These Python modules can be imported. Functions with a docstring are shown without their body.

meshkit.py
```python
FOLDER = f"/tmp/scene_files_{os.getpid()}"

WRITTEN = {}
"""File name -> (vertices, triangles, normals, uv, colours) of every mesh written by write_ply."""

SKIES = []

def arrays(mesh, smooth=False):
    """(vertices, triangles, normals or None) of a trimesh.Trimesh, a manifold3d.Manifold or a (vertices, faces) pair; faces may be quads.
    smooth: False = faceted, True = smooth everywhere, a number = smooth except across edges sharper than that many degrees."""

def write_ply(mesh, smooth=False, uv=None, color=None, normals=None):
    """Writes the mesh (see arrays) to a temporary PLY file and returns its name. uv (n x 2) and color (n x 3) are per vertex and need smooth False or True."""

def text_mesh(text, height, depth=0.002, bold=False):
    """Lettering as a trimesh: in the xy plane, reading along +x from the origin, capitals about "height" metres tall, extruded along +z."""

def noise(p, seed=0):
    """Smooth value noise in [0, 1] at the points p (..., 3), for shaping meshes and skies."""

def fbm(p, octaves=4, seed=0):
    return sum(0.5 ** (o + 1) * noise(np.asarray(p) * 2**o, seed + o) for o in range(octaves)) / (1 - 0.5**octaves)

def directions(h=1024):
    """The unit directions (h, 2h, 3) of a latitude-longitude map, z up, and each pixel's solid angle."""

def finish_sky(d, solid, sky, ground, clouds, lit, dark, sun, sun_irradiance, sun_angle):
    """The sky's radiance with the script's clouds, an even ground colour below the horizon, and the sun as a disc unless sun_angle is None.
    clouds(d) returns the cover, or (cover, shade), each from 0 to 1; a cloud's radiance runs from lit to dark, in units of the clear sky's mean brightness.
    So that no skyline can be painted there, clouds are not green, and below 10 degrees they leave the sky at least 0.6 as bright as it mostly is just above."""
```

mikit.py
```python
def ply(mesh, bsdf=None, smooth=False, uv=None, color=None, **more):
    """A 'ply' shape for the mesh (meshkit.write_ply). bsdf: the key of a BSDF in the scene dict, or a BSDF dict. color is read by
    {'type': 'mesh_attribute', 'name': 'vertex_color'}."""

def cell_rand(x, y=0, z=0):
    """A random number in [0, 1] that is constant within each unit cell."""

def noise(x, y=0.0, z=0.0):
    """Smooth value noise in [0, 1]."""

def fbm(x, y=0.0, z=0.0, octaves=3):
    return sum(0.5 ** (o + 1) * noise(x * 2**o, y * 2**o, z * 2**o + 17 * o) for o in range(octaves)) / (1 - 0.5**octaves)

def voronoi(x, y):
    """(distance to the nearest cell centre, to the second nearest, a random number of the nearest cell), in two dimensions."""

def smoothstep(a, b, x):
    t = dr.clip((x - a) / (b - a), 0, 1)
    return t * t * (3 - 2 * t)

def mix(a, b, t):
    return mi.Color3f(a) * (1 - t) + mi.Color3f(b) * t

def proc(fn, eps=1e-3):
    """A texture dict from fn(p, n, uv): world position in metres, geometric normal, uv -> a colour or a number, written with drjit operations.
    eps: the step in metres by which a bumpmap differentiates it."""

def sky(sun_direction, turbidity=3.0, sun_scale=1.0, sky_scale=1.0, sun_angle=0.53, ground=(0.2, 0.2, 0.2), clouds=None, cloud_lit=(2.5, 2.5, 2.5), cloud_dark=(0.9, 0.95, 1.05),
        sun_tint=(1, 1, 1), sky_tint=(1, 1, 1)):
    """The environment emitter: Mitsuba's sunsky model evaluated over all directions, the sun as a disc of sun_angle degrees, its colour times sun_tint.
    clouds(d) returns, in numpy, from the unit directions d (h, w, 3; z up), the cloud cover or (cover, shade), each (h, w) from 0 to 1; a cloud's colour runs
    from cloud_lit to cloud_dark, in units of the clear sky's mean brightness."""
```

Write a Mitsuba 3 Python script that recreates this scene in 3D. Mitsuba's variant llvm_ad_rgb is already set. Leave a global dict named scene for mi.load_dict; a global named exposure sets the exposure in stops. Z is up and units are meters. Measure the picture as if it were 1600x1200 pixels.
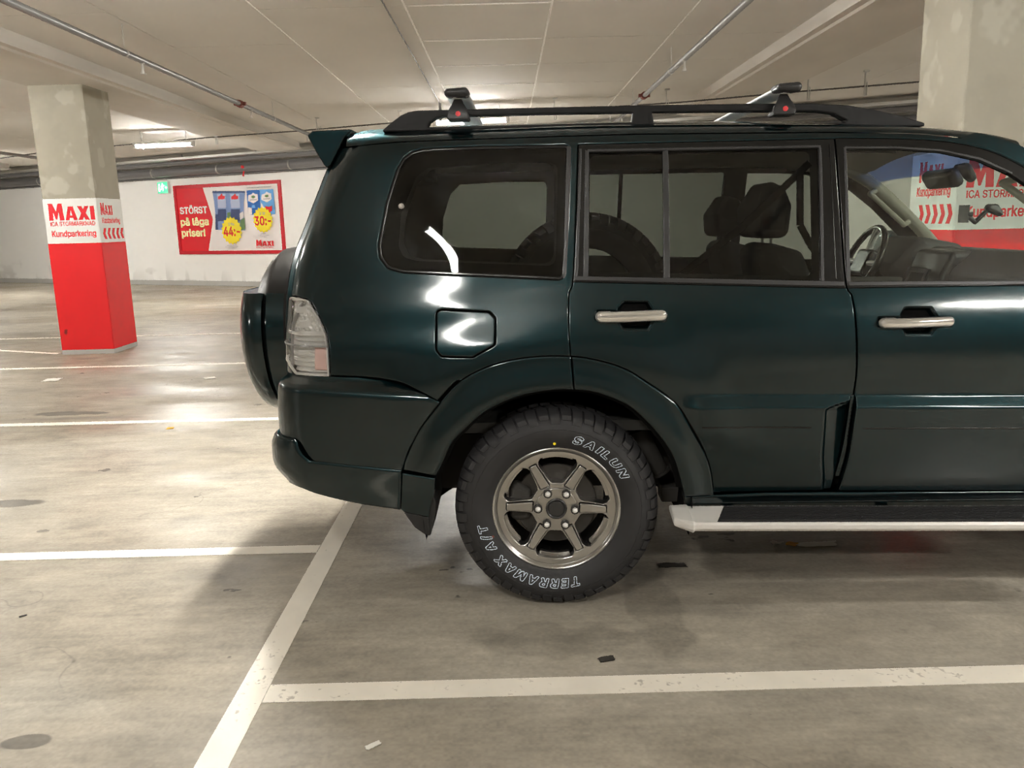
import math, random
import numpy as np, trimesh, shapely
from shapely.geometry import Polygon, LineString, Point, box as sbox
from shapely import affinity
from shapely.ops import unary_union
from scipy.spatial import Delaunay
from scipy.interpolate import PchipInterpolator, CubicSpline
from scipy.ndimage import gaussian_filter1d
import drjit as dr
import mitsuba as mi
import mikit, meshkit
from mikit import proc, noise, fbm, smoothstep, mix

T = mi.ScalarTransform4f
random.seed(7); rng = np.random.default_rng(7)
scene, labels = {}, {}

# ------------------------------------------------------------------ camera
F = 1270.0; PIT = math.radians(11.29); ROL = math.radians(-1.43); YAW = math.radians(0.1)
CAM = np.array([-.19, -2.86, 1.46])
_f = np.array([math.sin(YAW)*math.cos(PIT), math.cos(YAW)*math.cos(PIT), -math.sin(PIT)])
_r = np.array([math.cos(YAW), -math.sin(YAW), 0.0]); _u = np.cross(_r, _f)
RT = math.cos(ROL)*_r + math.sin(ROL)*_u; UP = -math.sin(ROL)*_r + math.cos(ROL)*_u; FW = _f
scene['camera'] = {'type': 'perspective', 'fov': math.degrees(2*math.atan(800/F)), 'fov_axis': 'x', 'near_clip': 0.05, 'far_clip': 200,
                   'to_world': T().look_at(origin=CAM.tolist(), target=(CAM+FW).tolist(), up=UP.tolist())}
exposure = 3.08
# lamps of the garage: (x, y) under the ceiling, radiance
LAMPS = [(-6.54, 12.93, -8.5, 1.09, 1.1), (-.70, 10.45, -8.5, 1.09, 1.2), (-1.20, 1.85, 90, 1.09, 1.7), (-6.9, 4.9, -8.5, 1.09, .9), (-1.2, -3.1, -68, .90, .72),
         (4.5, -5.0, -8.5, 1.09, 1.5), (8.6, 5.2, -8.5, 1.09, .8), (-9.0, -4.0, -8.5, 1.09, .9), (-13.0, 15.3, -8.5, 1.09, 1.7), (-14.0, 7.0, -8.5, 1.09, 1.1), (4.3, -1.3, -8.5, 1.09, .9)]   # x, y, turn, length, power
LAMP_L = 34.0

def ray(px, py): return (px-800)/F*RT - (py-600)/F*UP + FW
def hit(px, py, p0, n):
    d = ray(px, py); t = np.dot(np.asarray(p0)-CAM, n)/np.dot(d, n); return CAM + t*d
CY = math.radians(-1.5)                        # the car stands slightly turned in its bay
RC = np.array([[math.cos(CY), -math.sin(CY), 0], [math.sin(CY), math.cos(CY), 0], [0, 0, 1.0]])
_co = RC.T @ CAM
def P(px, py, Y=0.0):
    """(x, z) in the car's own frame of the point seen at a pixel on its plane y = Y"""
    d = RC.T @ ray(px, py); t = (Y-_co[1])/d[1]; q = _co + t*d; return np.array([q[0], q[2]])

# ------------------------------------------------------------------ materials
def rgb(*c): return {'type': 'rgb', 'value': list(c)}
def two(b): return {'type': 'twosided', 'bsdf': b}
def prin(c, rough=.5, metal=0.0, spec=.5, **k):
    c = c if isinstance(c, dict) else rgb(*c)
    return two({'type': 'principled', 'base_color': c, 'roughness': rough, 'metallic': metal, 'specular': spec, **k})
def plastic(c, a=.02, ior=1.5, **k):
    c = c if isinstance(c, dict) else rgb(*c)
    return {'type': 'roughplastic', 'diffuse_reflectance': c, 'alpha': a, 'int_ior': ior, 'distribution': 'ggx', **k}

def concrete_fn(p, n, uv):
    a = fbm(p.x*.55+3, p.y*.9, .3, octaves=4)
    b = fbm(p.x*3.1, p.y*5.3+7, 1.7, octaves=4)
    c = fbm(p.x*26, p.y*34, 4.1, octaves=2)
    t = smoothstep(.30, .72, a)
    col = mix((.245, .212, .162), (.335, .305, .252), t)
    col = col*(.80 + .40*b)*(.93 + .14*c)
    # rubbed dark tyre marks and oily blots
    blot = smoothstep(.64, .74, fbm(p.x*1.4+11, p.y*2.6+2, 8.2, octaves=4))
    col = mix(col, (.14, .125, .10), blot*.30)
    pale = smoothstep(.60, .72, fbm(p.x*1.1+31, p.y*1.9+5, 2.2, octaves=5))
    col = mix(col, (.40, .375, .32), pale*.35)
    spot = smoothstep(.80, .84, noise(p.x*5.1, p.y*7.3, 3.3)*.7 + c*.3)
    col = mix(col, (.07, .063, .052), spot*.75)
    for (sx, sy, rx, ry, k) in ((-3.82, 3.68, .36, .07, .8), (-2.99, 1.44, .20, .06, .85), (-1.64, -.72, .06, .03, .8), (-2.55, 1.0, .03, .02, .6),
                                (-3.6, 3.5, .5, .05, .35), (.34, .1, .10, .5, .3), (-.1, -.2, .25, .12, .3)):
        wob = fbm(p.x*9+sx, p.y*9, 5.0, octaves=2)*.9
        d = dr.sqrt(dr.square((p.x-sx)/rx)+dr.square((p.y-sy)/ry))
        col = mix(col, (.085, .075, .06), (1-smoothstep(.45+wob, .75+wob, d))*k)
    crack = dr.abs(fbm(p.x*.8+5, p.y*1.3+9, .9, octaves=4)-.5)
    col = mix(col, (.12, .105, .085), (1-smoothstep(.0, .003, crack))*.3*smoothstep(.5, .62, noise(p.x*.9+4, p.y*.9, 1.0)))
    fine = fbm(p.x*95, p.y*95, .2, octaves=2)
    mott = fbm(p.x*8, p.y*15, 9.2, octaves=4)
    scr = fbm(p.x*5+1, p.y*44, 3.7, octaves=3)
    mp = smoothstep(.35, .65, fbm(p.x*3.3+20, p.y*6.5, 1.2, octaves=5))
    col = col*(.86+.28*fine)*(.82+.36*mott)*(.84+.32*scr)*(.92+.15*mp)
    return col
def concrete_rough(p, n, uv):
    a = fbm(p.x*1.1, p.y*2.2, 6.0, octaves=4)
    return .36 + .24*smoothstep(.3, .7, a)
scene['m_floor'] = prin(proc(concrete_fn), proc(concrete_rough), spec=.5)
def line_fn(p, n, uv):
    a = fbm(p.x*70, p.y*70, 0.5, octaves=2); b = fbm(p.x*6, p.y*6, 2.5, octaves=3)
    w = smoothstep(.62, .74, a*.6+b*.4)
    return mix((.80, .75, .655), (.50, .455, .38), w)*(.86+.22*b)
scene['m_line'] = prin(proc(line_fn), .55)
def wall_fn(p, n, uv):
    a = fbm(p.x*.8, p.y*.8, p.z*.9, octaves=3)
    low = (1-smoothstep(.15, .75, p.z))*smoothstep(.52, .66, fbm(p.x*1.6, p.z*2.5, 3.0, octaves=4))
    drip = (1-smoothstep(.2, .85, p.z+.5*noise(p.x*2.2, 0, 0)))*smoothstep(.62, .70, noise(p.x*5.0, p.z*.8, 0))
    return mix(mix((.80, .79, .755), (.85, .84, .81), a), (.48, .46, .43), dr.minimum(low*.5+drip*.45, .8))
scene['m_wall'] = prin(proc(wall_fn), .7)
scene['m_base'] = prin((.42, .41, .385), .7)
def ceil_fn(p, n, uv):
    a = fbm(p.x*1.3, p.y*1.3, 0.0, octaves=3)
    return mix((.55, .525, .485), (.60, .575, .535), a)
scene['m_ceiling'] = prin(proc(ceil_fn), .8)
scene['m_joint'] = prin((.95, .94, .92), .7)
def beam_fn(p, n, uv):
    a = fbm(p.x*2.3, p.y*.9, p.z*8, octaves=3)
    return mix((.47, .44, .395), (.56, .525, .475), a)
scene['m_beam'] = prin(proc(beam_fn), .75)
def pillar_fn(p, n, uv):
    a = fbm(p.x*2.5, p.y*2.5, p.z*2.0, octaves=4); b = smoothstep(.58, .70, fbm(p.x*6+3, p.y*6, p.z*5, octaves=3))
    c = smoothstep(.60, .68, fbm(p.x*4+9, p.y*4+4, p.z*3+2, octaves=4))
    return mix(mix(mix((.30, .275, .215), (.40, .375, .305), a), (.30, .285, .235), b*.28), (.46, .44, .37), c*.55)
scene['m_pillar'] = two({'type': 'bumpmap', 'arbitrary': proc(lambda p, n, uv: fbm(p.x*30, p.y*30, p.z*30, octaves=2)), 'scale': .004,
                         'bsdf': {'type': 'principled', 'base_color': proc(pillar_fn), 'roughness': .8}})
scene['m_sign_white'] = prin((.74, .73, .70), .5)
def red_fn(p, n, uv):
    w = .02*fbm(p.x*30, p.y*30, p.z*30, octaves=2)
    s = 1-smoothstep(.020, .034, dr.sqrt(dr.square(p.x+5.585)+dr.square((p.z-.275)*.55))+w)
    return mix((.70, .012, .016), (.22, .012, .012), s)
scene['m_sign_red'] = prin(proc(red_fn), .42)
scene['m_red'] = prin((.66, .012, .02), .45)
scene['m_red_frame'] = prin((.50, .012, .022), .4)
scene['m_white'] = prin((.80, .74, .72), .45)
scene['m_yellow'] = prin((.86, .68, .02), .5)
scene['m_cream'] = prin((.88, .80, .42), .5)
scene['m_navy'] = prin((.03, .05, .16), .45)
scene['m_bag'] = prin((.17, .25, .48), .45)
scene['m_bag_light'] = prin((.42, .46, .62), .45)
scene['m_carton'] = prin((.01, .11, .42), .45)
scene['m_carton_light'] = prin((.12, .36, .72), .45)
scene['m_ink'] = prin((.05, .05, .06), .6)
scene['m_leaf'] = prin((.14, .24, .10), .6)
scene['m_greyink'] = prin((.42, .40, .40), .6)
scene['m_pipe'] = prin((.22, .22, .22), .38, .6)
scene['m_duct'] = prin((.15, .145, .145), .4)
scene['m_steel'] = prin((.50, .49, .46), .35, .8)
scene['m_cable'] = prin((.09, .085, .08), .6)
scene['m_rust'] = prin((.16, .04, .03), .6)
scene['m_lamp_body'] = prin((.65, .65, .63), .5)

# car paint: a sharp clear coat over a dark teal metallic base
scene['m_paint'] = two({'type': 'blendbsdf', 'weight': .095,
    'bsdf_0': plastic((.0016, .0042, .0050), .012, 1.60, nonlinear=True),
    'bsdf_1': {'type': 'roughconductor', 'specular_reflectance': rgb(.012, .14, .175), 'material': 'none', 'alpha': .18, 'distribution': 'ggx'}})
scene['m_gloss_black'] = two(plastic((.006, .0065, .007), .03, 1.5))
scene['m_cover'] = prin((.006, .006, .0065), .34, spec=.35)
scene['m_lens_dark'] = prin((.30, .30, .30), .25, .4)
scene['m_trim'] = prin((.018, .018, .019), .42)
scene['m_seal'] = prin((.055, .057, .06), .30, .35)
scene['m_dark'] = prin((.004, .004, .004), .9, spec=.1)
scene['m_rail'] = prin((.008, .008, .0085), .5, spec=.3)
scene['m_mudflap'] = prin((.012, .012, .012), .6)
def tyre_fn(p, n, uv):
    a = fbm(p.x*14, p.y*14, p.z*14, octaves=3)
    return mix((.017, .017, .0185), (.027, .027, .029), a)
scene['m_rubber'] = prin(proc(tyre_fn), .62, spec=.45)
scene['m_rubber_outline'] = prin((.62, .70, .80), .6)
scene['m_rim'] = prin((.50, .49, .475), .22, .96, clearcoat=.5, clearcoat_gloss=.95)
scene['m_rim_cap'] = prin((.05, .05, .05), .35, .5)
scene['m_disc'] = prin((.05, .047, .043), .5, .5)
scene['m_hat'] = prin((.045, .028, .02), .8)
scene['m_nut'] = prin((.85, .84, .82), .2, .25)
scene['m_underbody'] = prin((.035, .033, .03), .8)
scene['m_chrome'] = prin((.95, .94, .92), .12, .88)
scene['m_silver'] = prin((.70, .685, .65), .42, .2)
scene['m_alu'] = prin((.80, .80, .80), .35, .25)
scene['m_lens_back'] = prin((.80, .80, .79), .18, .55)
scene['m_lens'] = {'type': 'thindielectric', 'int_ior': 1.5, 'specular_transmittance': rgb(.95, .95, .95)}
scene['m_lens_red'] = prin((.72, .50, .46), .3)
scene['m_glass_tint'] = {'type': 'thindielectric', 'int_ior': 1.34, 'specular_transmittance': rgb(.29, .315, .29)}
scene['m_glass_clear'] = {'type': 'thindielectric', 'int_ior': 1.52, 'specular_transmittance': rgb(.84, .90, .85)}
scene['m_glass_blue'] = {'type': 'thindielectric', 'int_ior': 1.05, 'specular_transmittance': rgb(.18, .26, .60)}
scene['m_interior'] = prin((.026, .026, .024), .8)
scene['m_dash'] = prin((.060, .060, .058), .6)
scene['m_headliner'] = prin((.30, .29, .25), .9)
scene['m_trim_beige'] = prin((.36, .345, .28), .6)
scene['m_seat'] = prin((.030, .029, .027), .85)
scene['m_lock_red'] = prin((.75, .05, .06), .4)
scene['m_paper'] = prin((.68, .66, .60), .7)
scene['m_leaf_yellow'] = prin((.62, .34, .04), .7)
scene['m_leaf_dark'] = prin((.03, .027, .022), .7)
scene['m_lampglow'] = prin((.8, .8, .8), .5)

# ------------------------------------------------------------------ scene helpers
def key_of(k):
    if k not in scene and k not in labels: return k
    i = 1
    while f'{k}_{i:03d}' in scene or f'{k}_{i:03d}' in labels: i += 1
    return f'{k}_{i:03d}'
class Arr:
    """vertices, faces, normals"""
    def __init__(s, v, f, n=None): s.v, s.f, s.n = np.asarray(v, float), np.asarray(f, int), n
def mirror(m, W):
    if isinstance(m, Arr):
        v = m.v.copy(); v[:, 1] = W-v[:, 1]; n = None
        if m.n is not None: n = m.n.copy(); n[:, 1] *= -1
        return Arr(v, m.f[:, ::-1], n)
    m = m.copy(); v = np.array(m.vertices); v[:, 1] = W-v[:, 1]
    return trimesh.Trimesh(v, m.faces[:, ::-1], process=False)
def xf(m, M, t=(0, 0, 0)):
    M = np.asarray(M, float)
    if isinstance(m, Arr): return Arr(m.v@M.T+np.asarray(t), m.f, None if m.n is None else m.n@M.T)
    return trimesh.Trimesh(np.asarray(m.vertices)@M.T+np.asarray(t), m.faces, process=False)
def put(key, m, mat, smooth=False, **more):
    key = key_of(key)
    if isinstance(m, Arr):
        path = meshkit.write_ply((m.v, m.f), False, normals=m.n)
        d = {'type': 'ply', 'filename': path, 'face_normals': m.n is None, 'bsdf': {'type': 'ref', 'id': mat}, **more}
    else: d = mikit.ply(m, mat, smooth=smooth, **more)
    scene[key] = d
    return key
def tag(key, label=None, cat=None, group=None, kind=None):
    e = {}
    if label: e['label'] = label
    if cat: e['category'] = cat
    if group: e['group'] = group
    if kind: e['kind'] = kind
    labels[key] = e; return key
cat_ = trimesh.util.concatenate
def bx(x0, x1, y0, y1, z0, z1):
    m = trimesh.creation.box((abs(x1-x0), abs(y1-y0), abs(z1-z0))); m.apply_translation(((x0+x1)/2, (y0+y1)/2, (z0+z1)/2)); return m
_ico = trimesh.creation.icosphere(2, 1.0).vertices
def hull(items):
    pts = np.vstack([np.asarray(p)+_ico*np.asarray(r) for p, r in items]); return trimesh.convex.convex_hull(pts)
def rbox(c, s, r):
    c, s = np.array(c, float), np.array(s, float)/2-r
    return hull([(c+s*np.array([a, b, d]), r) for a in (-1, 1) for b in (-1, 1) for d in (-1, 1)])
def cyl(p0, p1, r, sec=20):
    return trimesh.creation.cylinder(r, segment=np.array([p0, p1], float), sections=sec)
def tube(pts, r, sec=10):
    pts = np.asarray(pts, float); out = []
    for a, b in zip(pts[:-1], pts[1:]): out.append(cyl(a, b, r, sec))
    for p in pts[1:-1]:
        s = trimesh.creation.icosphere(1, r); s.apply_translation(p); out.append(s)
    return cat_(out)
def smooth_poly(pts, closed=True, n=8, r=None):
    """Catmull-Rom through points"""
    p = np.asarray(pts, float); N = len(p); out = []
    for i in range(N if closed else N-1):
        a, b, c, d = [p[(i+k) % N] if closed else p[min(max(i+k, 0), N-1)] for k in (-1, 0, 1, 2)]
        for t in np.arange(n)/n:
            out.append(.5*((2*b)+(-a+c)*t+(2*a-5*b+4*c-d)*t*t+(-a+3*b-3*c+d)*t**3))
    if not closed: out.append(p[-1])
    return np.array(out)
def rounded(poly, r):
    return poly.buffer(-r, join_style=1).buffer(2*r, join_style=1).buffer(-r, join_style=1)
def polys(g): return [q for q in getattr(g, 'geoms', [g]) if q.geom_type == 'Polygon' and q.area > 1e-9]

def _rings(poly, h):
    out = []
    for r in [poly.exterior, *poly.interiors]:
        c = np.array(shapely.segmentize(LineString(r.coords), h).coords)[:-1]
        keep = np.linalg.norm(c-np.roll(c, 1, 0), axis=1) > 1e-5
        out.append(c[keep])
    return out
def panel(geom, S, h=.02, bevel=.004, drop=.003, depth=.012, hb=None):
    """a skin over the surface S(u, v) inside the polygon, its rim rounded over and folded in by depth"""
    V, Fc, Nn, base = [], [], [], 0
    hb = hb or h
    for poly in polys(geom):
        poly = shapely.geometry.polygon.orient(poly.simplify(2e-4), 1)
        rings = _rings(poly, hb)
        nb = sum(map(len, rings)); pts = [np.vstack(rings)]
        inner = poly.buffer(-bevel) if bevel else poly
        if bevel:
            for q in polys(inner):
                pts += _rings(q, hb)
        x0, y0, x1, y1 = poly.bounds
        gx, gy = np.meshgrid(np.arange(x0, x1+h, h), np.arange(y0, y1+h, h*.866)); gx = gx + (np.arange(len(gx)) % 2)[:, None]*h/2
        g = np.c_[gx.ravel(), gy.ravel()]
        core = poly.buffer(-(bevel+.55*min(h, hb)))
        if not core.is_empty: pts.append(g[shapely.contains_xy(core, g[:, 0], g[:, 1])])
        uv = np.vstack(pts)
        jit = uv + 1e-7*np.sin(np.arange(len(uv))[:, None]*np.array([12.9, 78.2]))
        tri = Delaunay(jit).simplices
        c = uv[tri].mean(1)
        a2 = np.cross(uv[tri[:, 1]]-uv[tri[:, 0]], uv[tri[:, 2]]-uv[tri[:, 0]])
        ok = shapely.contains_xy(poly, c[:, 0], c[:, 1]) & (np.abs(a2) > 1e-10)
        tri = tri[ok]; a2 = a2[ok]; tri[a2 < 0] = tri[a2 < 0][:, ::-1]
        p = S(uv[:, 0], uv[:, 1]); e = 1.5e-3
        du = (S(uv[:, 0]+e, uv[:, 1])-S(uv[:, 0]-e, uv[:, 1])); dv = (S(uv[:, 0], uv[:, 1]+e)-S(uv[:, 0], uv[:, 1]-e))
        n = np.cross(du, dv); n /= np.linalg.norm(n, axis=1, keepdims=True)+1e-12
        t2 = []
        for r in rings:
            d = np.roll(r, -1, 0)-np.roll(r, 1, 0); t = np.c_[d[:, 1], -d[:, 0]]; t2.append(t/(np.linalg.norm(t, axis=1, keepdims=True)+1e-12))
        t2 = np.vstack(t2); t = du[:nb]*t2[:, :1]+dv[:nb]*t2[:, 1:]; t -= n[:nb]*(t*n[:nb]).sum(1, keepdims=True); t /= np.linalg.norm(t, axis=1, keepdims=True)+1e-12
        nn = n.copy(); pp = p.copy()
        if bevel:
            pp[:nb] -= n[:nb]*drop; nn[:nb] = n[:nb]+.9*t; nn /= np.linalg.norm(nn, axis=1, keepdims=True)
        V.append(pp); Fc.append(tri+base); Nn.append(nn); b0 = base; base += len(pp)
        if depth:
            V += [pp[:nb], pp[:nb]-n[:nb]*depth]; Nn += [t, t]
            k = 0
            for r in rings:
                i = k+np.arange(len(r)); j = k+np.roll(np.arange(len(r)), -1)
                A, B, C, D = base+i, base+j, base+nb+j, base+nb+i
                Fc.append(np.c_[A, C, B]); Fc.append(np.c_[A, D, C]); k += len(r)
            base += 2*nb
    return Arr(np.vstack(V), np.vstack(Fc), np.vstack(Nn))
def extrude(geom, d):
    return cat_([trimesh.creation.extrude_polygon(q, d, engine='earcut') for q in polys(geom)])
_tp = {}
def _word(s, bold):
    m = meshkit.text_mesh(s, 1.0, .01, bold)
    f = m.faces[m.face_normals[:, 2] > .9]
    return unary_union([Polygon(m.vertices[t][:, :2]).buffer(1e-4) for t in f])
def text_poly(s, bold=False, track=None):
    """outline of lettering with capitals 1 unit tall; a capital I is a plain bar"""
    if (s, bold, track) not in _tp:
        chunks = [c for w in s.replace('I', '|I|').split('|') for c in ([w] if track is None else list(w)) if c]
        x, out = 0.0, []
        for c in chunks:
            if c == ' ': x += .3; continue
            if c == 'I': g = sbox(0, 0, .24 if bold else .14, 1.0)
            else: g = _word(c, bold); g = affinity.translate(g, -g.bounds[0], 0)
            lead = .3 if c[0] == ' ' else 0
            out.append(affinity.translate(g, x+lead, 0)); x += lead+g.bounds[2]+(.3 if c[-1] == ' ' else 0)+(.12 if track is None else track)
        _tp[s, bold, track] = unary_union(out)
    return _tp[s, bold, track]
def fit(g, x0, x1, y0, y1):
    a, b, c, d = g.bounds
    return affinity.translate(affinity.scale(affinity.translate(g, -a, -b), (x1-x0)/(c-a), (y1-y0)/(d-b), origin=(0, 0)), x0, y0)
def on_plane(geom, d, o, ex, ez):
    """flat shape of the given thickness lying on a plane: ex, ez span it, it grows along ex x ez"""
    ex, ez = np.asarray(ex, float), np.asarray(ez, float)
    return xf(extrude(geom, d), np.c_[ex, ez, np.cross(ex, ez)], o)
def revolve(profile, sec=96):
    """lathe about the z axis of (r, z) points"""
    return trimesh.creation.revolve(np.asarray(profile, float), sections=sec)

# ------------------------------------------------------------------ the garage
W0 = np.array([-16.02, 22.71, 0]); WD = np.array([.896, -.444, 0]); WD /= np.linalg.norm(WD); WN = np.array([WD[1], -WD[0], 0])  # faces the camera
CZ, BZ = 3.30, 3.13
def onwall(px, py):
    q = hit(px, py, W0, WN); return np.array([np.dot(q-W0, WD), q[2]])
def wall_pt(s, z, off=0.0): return W0+WD*s+WN*off+np.array([0, 0, z])
XL, XR, YB = -21.0, 11.0, -12.0
fl = bx(XL-.3, XR+.3, YB-.3, 26.2, -.2, 0)
tag(put('floor', fl, 'm_floor'), 'grey polished concrete floor of the parking garage with tyre marks and stains', kind='structure')
def painted(x0, y0, x1, y1, w, name='floor__painted_line'):
    a, b = np.array([x0, y0]), np.array([x1, y1]); d = (b-a)/np.linalg.norm(b-a); n = np.array([-d[1], d[0]])*w/2
    m = extrude(Polygon([a-n, b-n, b+n, a+n]), .0016); m.apply_translation((0, 0, .0004)); return put(name, m, 'm_line')
painted(-1.045, -3.2, -1.045, 2.6, .096)
painted(-.995, -.502, 9.0, -.492, .10)
painted(-7.5, .672, -1.096, .678, .088)
painted(-9.5, 3.36, -1.2, 3.30, .088)
painted(-11.0, 6.03, -1.3, 6.0, .088)
painted(-11.0, 8.66, -3.0, 8.62, .08)
painted(-9.4, 8.62, -5.75, 7.08, .08)
painted(-1.045, 3.6, -1.045, 9.0, .09)
# walls
tag(put('wall_back', cat_([xf(bx(-6, 32, 0, .25, 0, CZ), np.c_[WD, -WN, [0, 0, 1.]], W0)]), 'm_wall'), 'long white painted wall across the far end of the garage', kind='structure')
tag(put('wall_left', bx(XL-.25, XL, YB, 26, 0, CZ), 'm_wall'), 'white wall closing the left side of the garage', kind='structure')
tag(put('wall_right', bx(XR, XR+.25, YB, 12, 0, CZ), 'm_base'), 'grey wall closing the right side of the garage', kind='structure')
tag(put('wall_front', bx(XL, XR, YB-.25, YB, 0, CZ), 'm_base'), 'grey wall on the near side of the garage', kind='structure')
for i in range(16):
    s0 = -5+i*2.3
    k = put('baseboard_back', xf(bx(s0+.004, s0+2.296, -.05, 0, .003, .125), np.c_[WD, -WN, [0, 0, 1.]], W0), 'm_base')
    tag(k, 'grey concrete kerb section along the foot of the white wall', kind='structure')
# ceiling: slab with boards
slab = put('ceiling', bx(XL-.3, XR+.3, YB-.3, 26.2, CZ+.005, CZ+.25), 'm_joint')
tag(slab, 'pale boarded concrete ceiling with fine joints', kind='structure')
def inside(x, y): return np.dot(np.array([x, y, 0])-W0, WN) > -.1
xs = [-19.8, -17.2, -14.6, -12.0, -9.6, -7.6, -5.75, -4.95, -3.56, -2.29, -1.02, .25, 1.54, 2.98, 3.7, 5.0, 6.3, 7.6, 8.9, 11.0]
board = {}
for i, (xa, xb) in enumerate(zip(xs[:-1], xs[1:])):
    fine = -1.1 < xa < .2
    semi = .2 < xa < 1.6
    y = -12.0+(.85 if not fine else .85)
    step = 1.39 if (fine or semi) else 4.17
    ys = [4.63+1.39*k for k in range(-12, 16)]
    if not (fine or semi): ys = ys[::3] if i % 2 else ys[1::3]
    for ya, yb in zip(ys[:-1], ys[1:]):
        if yb < -11 or not (inside(xa, ya) or inside(xb, ya)): continue
        g = .020 if fine else (.004 if semi else .003)
        gx = .010 if (xa in (-1.02, .25, -2.29, 1.54)) else .003
        m = bx(xa+gx, xb-(.010 if xb in (-1.02, .25, -2.29, 1.54) else .003), ya+g, yb-g, CZ, CZ+.008)
        put('ceiling__board', m, 'm_ceiling')
for j in range(-4, 10):
    put('ceiling__joint_strip', bx(-.99, .22, 4.63+1.39*j-.016, 4.63+1.39*j+.016, CZ-.0025, CZ+.004), 'm_joint')
# beams
def beam(x0, x1, lab, yend):
    k = key_of('concrete_beam'); prof = Polygon([(x0-.0, CZ), (x0, BZ+.055), (x0+.035, BZ+.055), (x0+.035, BZ+.02), (x0+.055, BZ), (x1-.055, BZ), (x1-.035, BZ+.02), (x1-.035, BZ+.055), (x1, BZ+.055), (x1, CZ)])
    m = extrude(prof, yend+11.9); m = xf(m, np.array([[1, 0, 0], [0, 0, 1], [0, 1, 0.]]), (0, -11.9, 0)); m.invert()
    put(k, m, 'm_beam'); tag(k, lab, 'beam')
    put(k+'__flange', cat_([bx(x0-.045, x0+.035, -11.9, yend, BZ+.02, BZ+.045), bx(x1-.035, x1+.045, -11.9, yend, BZ+.02, BZ+.045)]), 'm_beam')
beam(-5.70, -4.72, 'wide shallow concrete beam running over the left pillar', 15.8)
beam(2.77, 3.66, 'wide shallow concrete beam running over the right pillar', 11.4)
beam(-14.4, -13.4, 'wide shallow concrete beam far to the left', 19.6)
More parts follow.
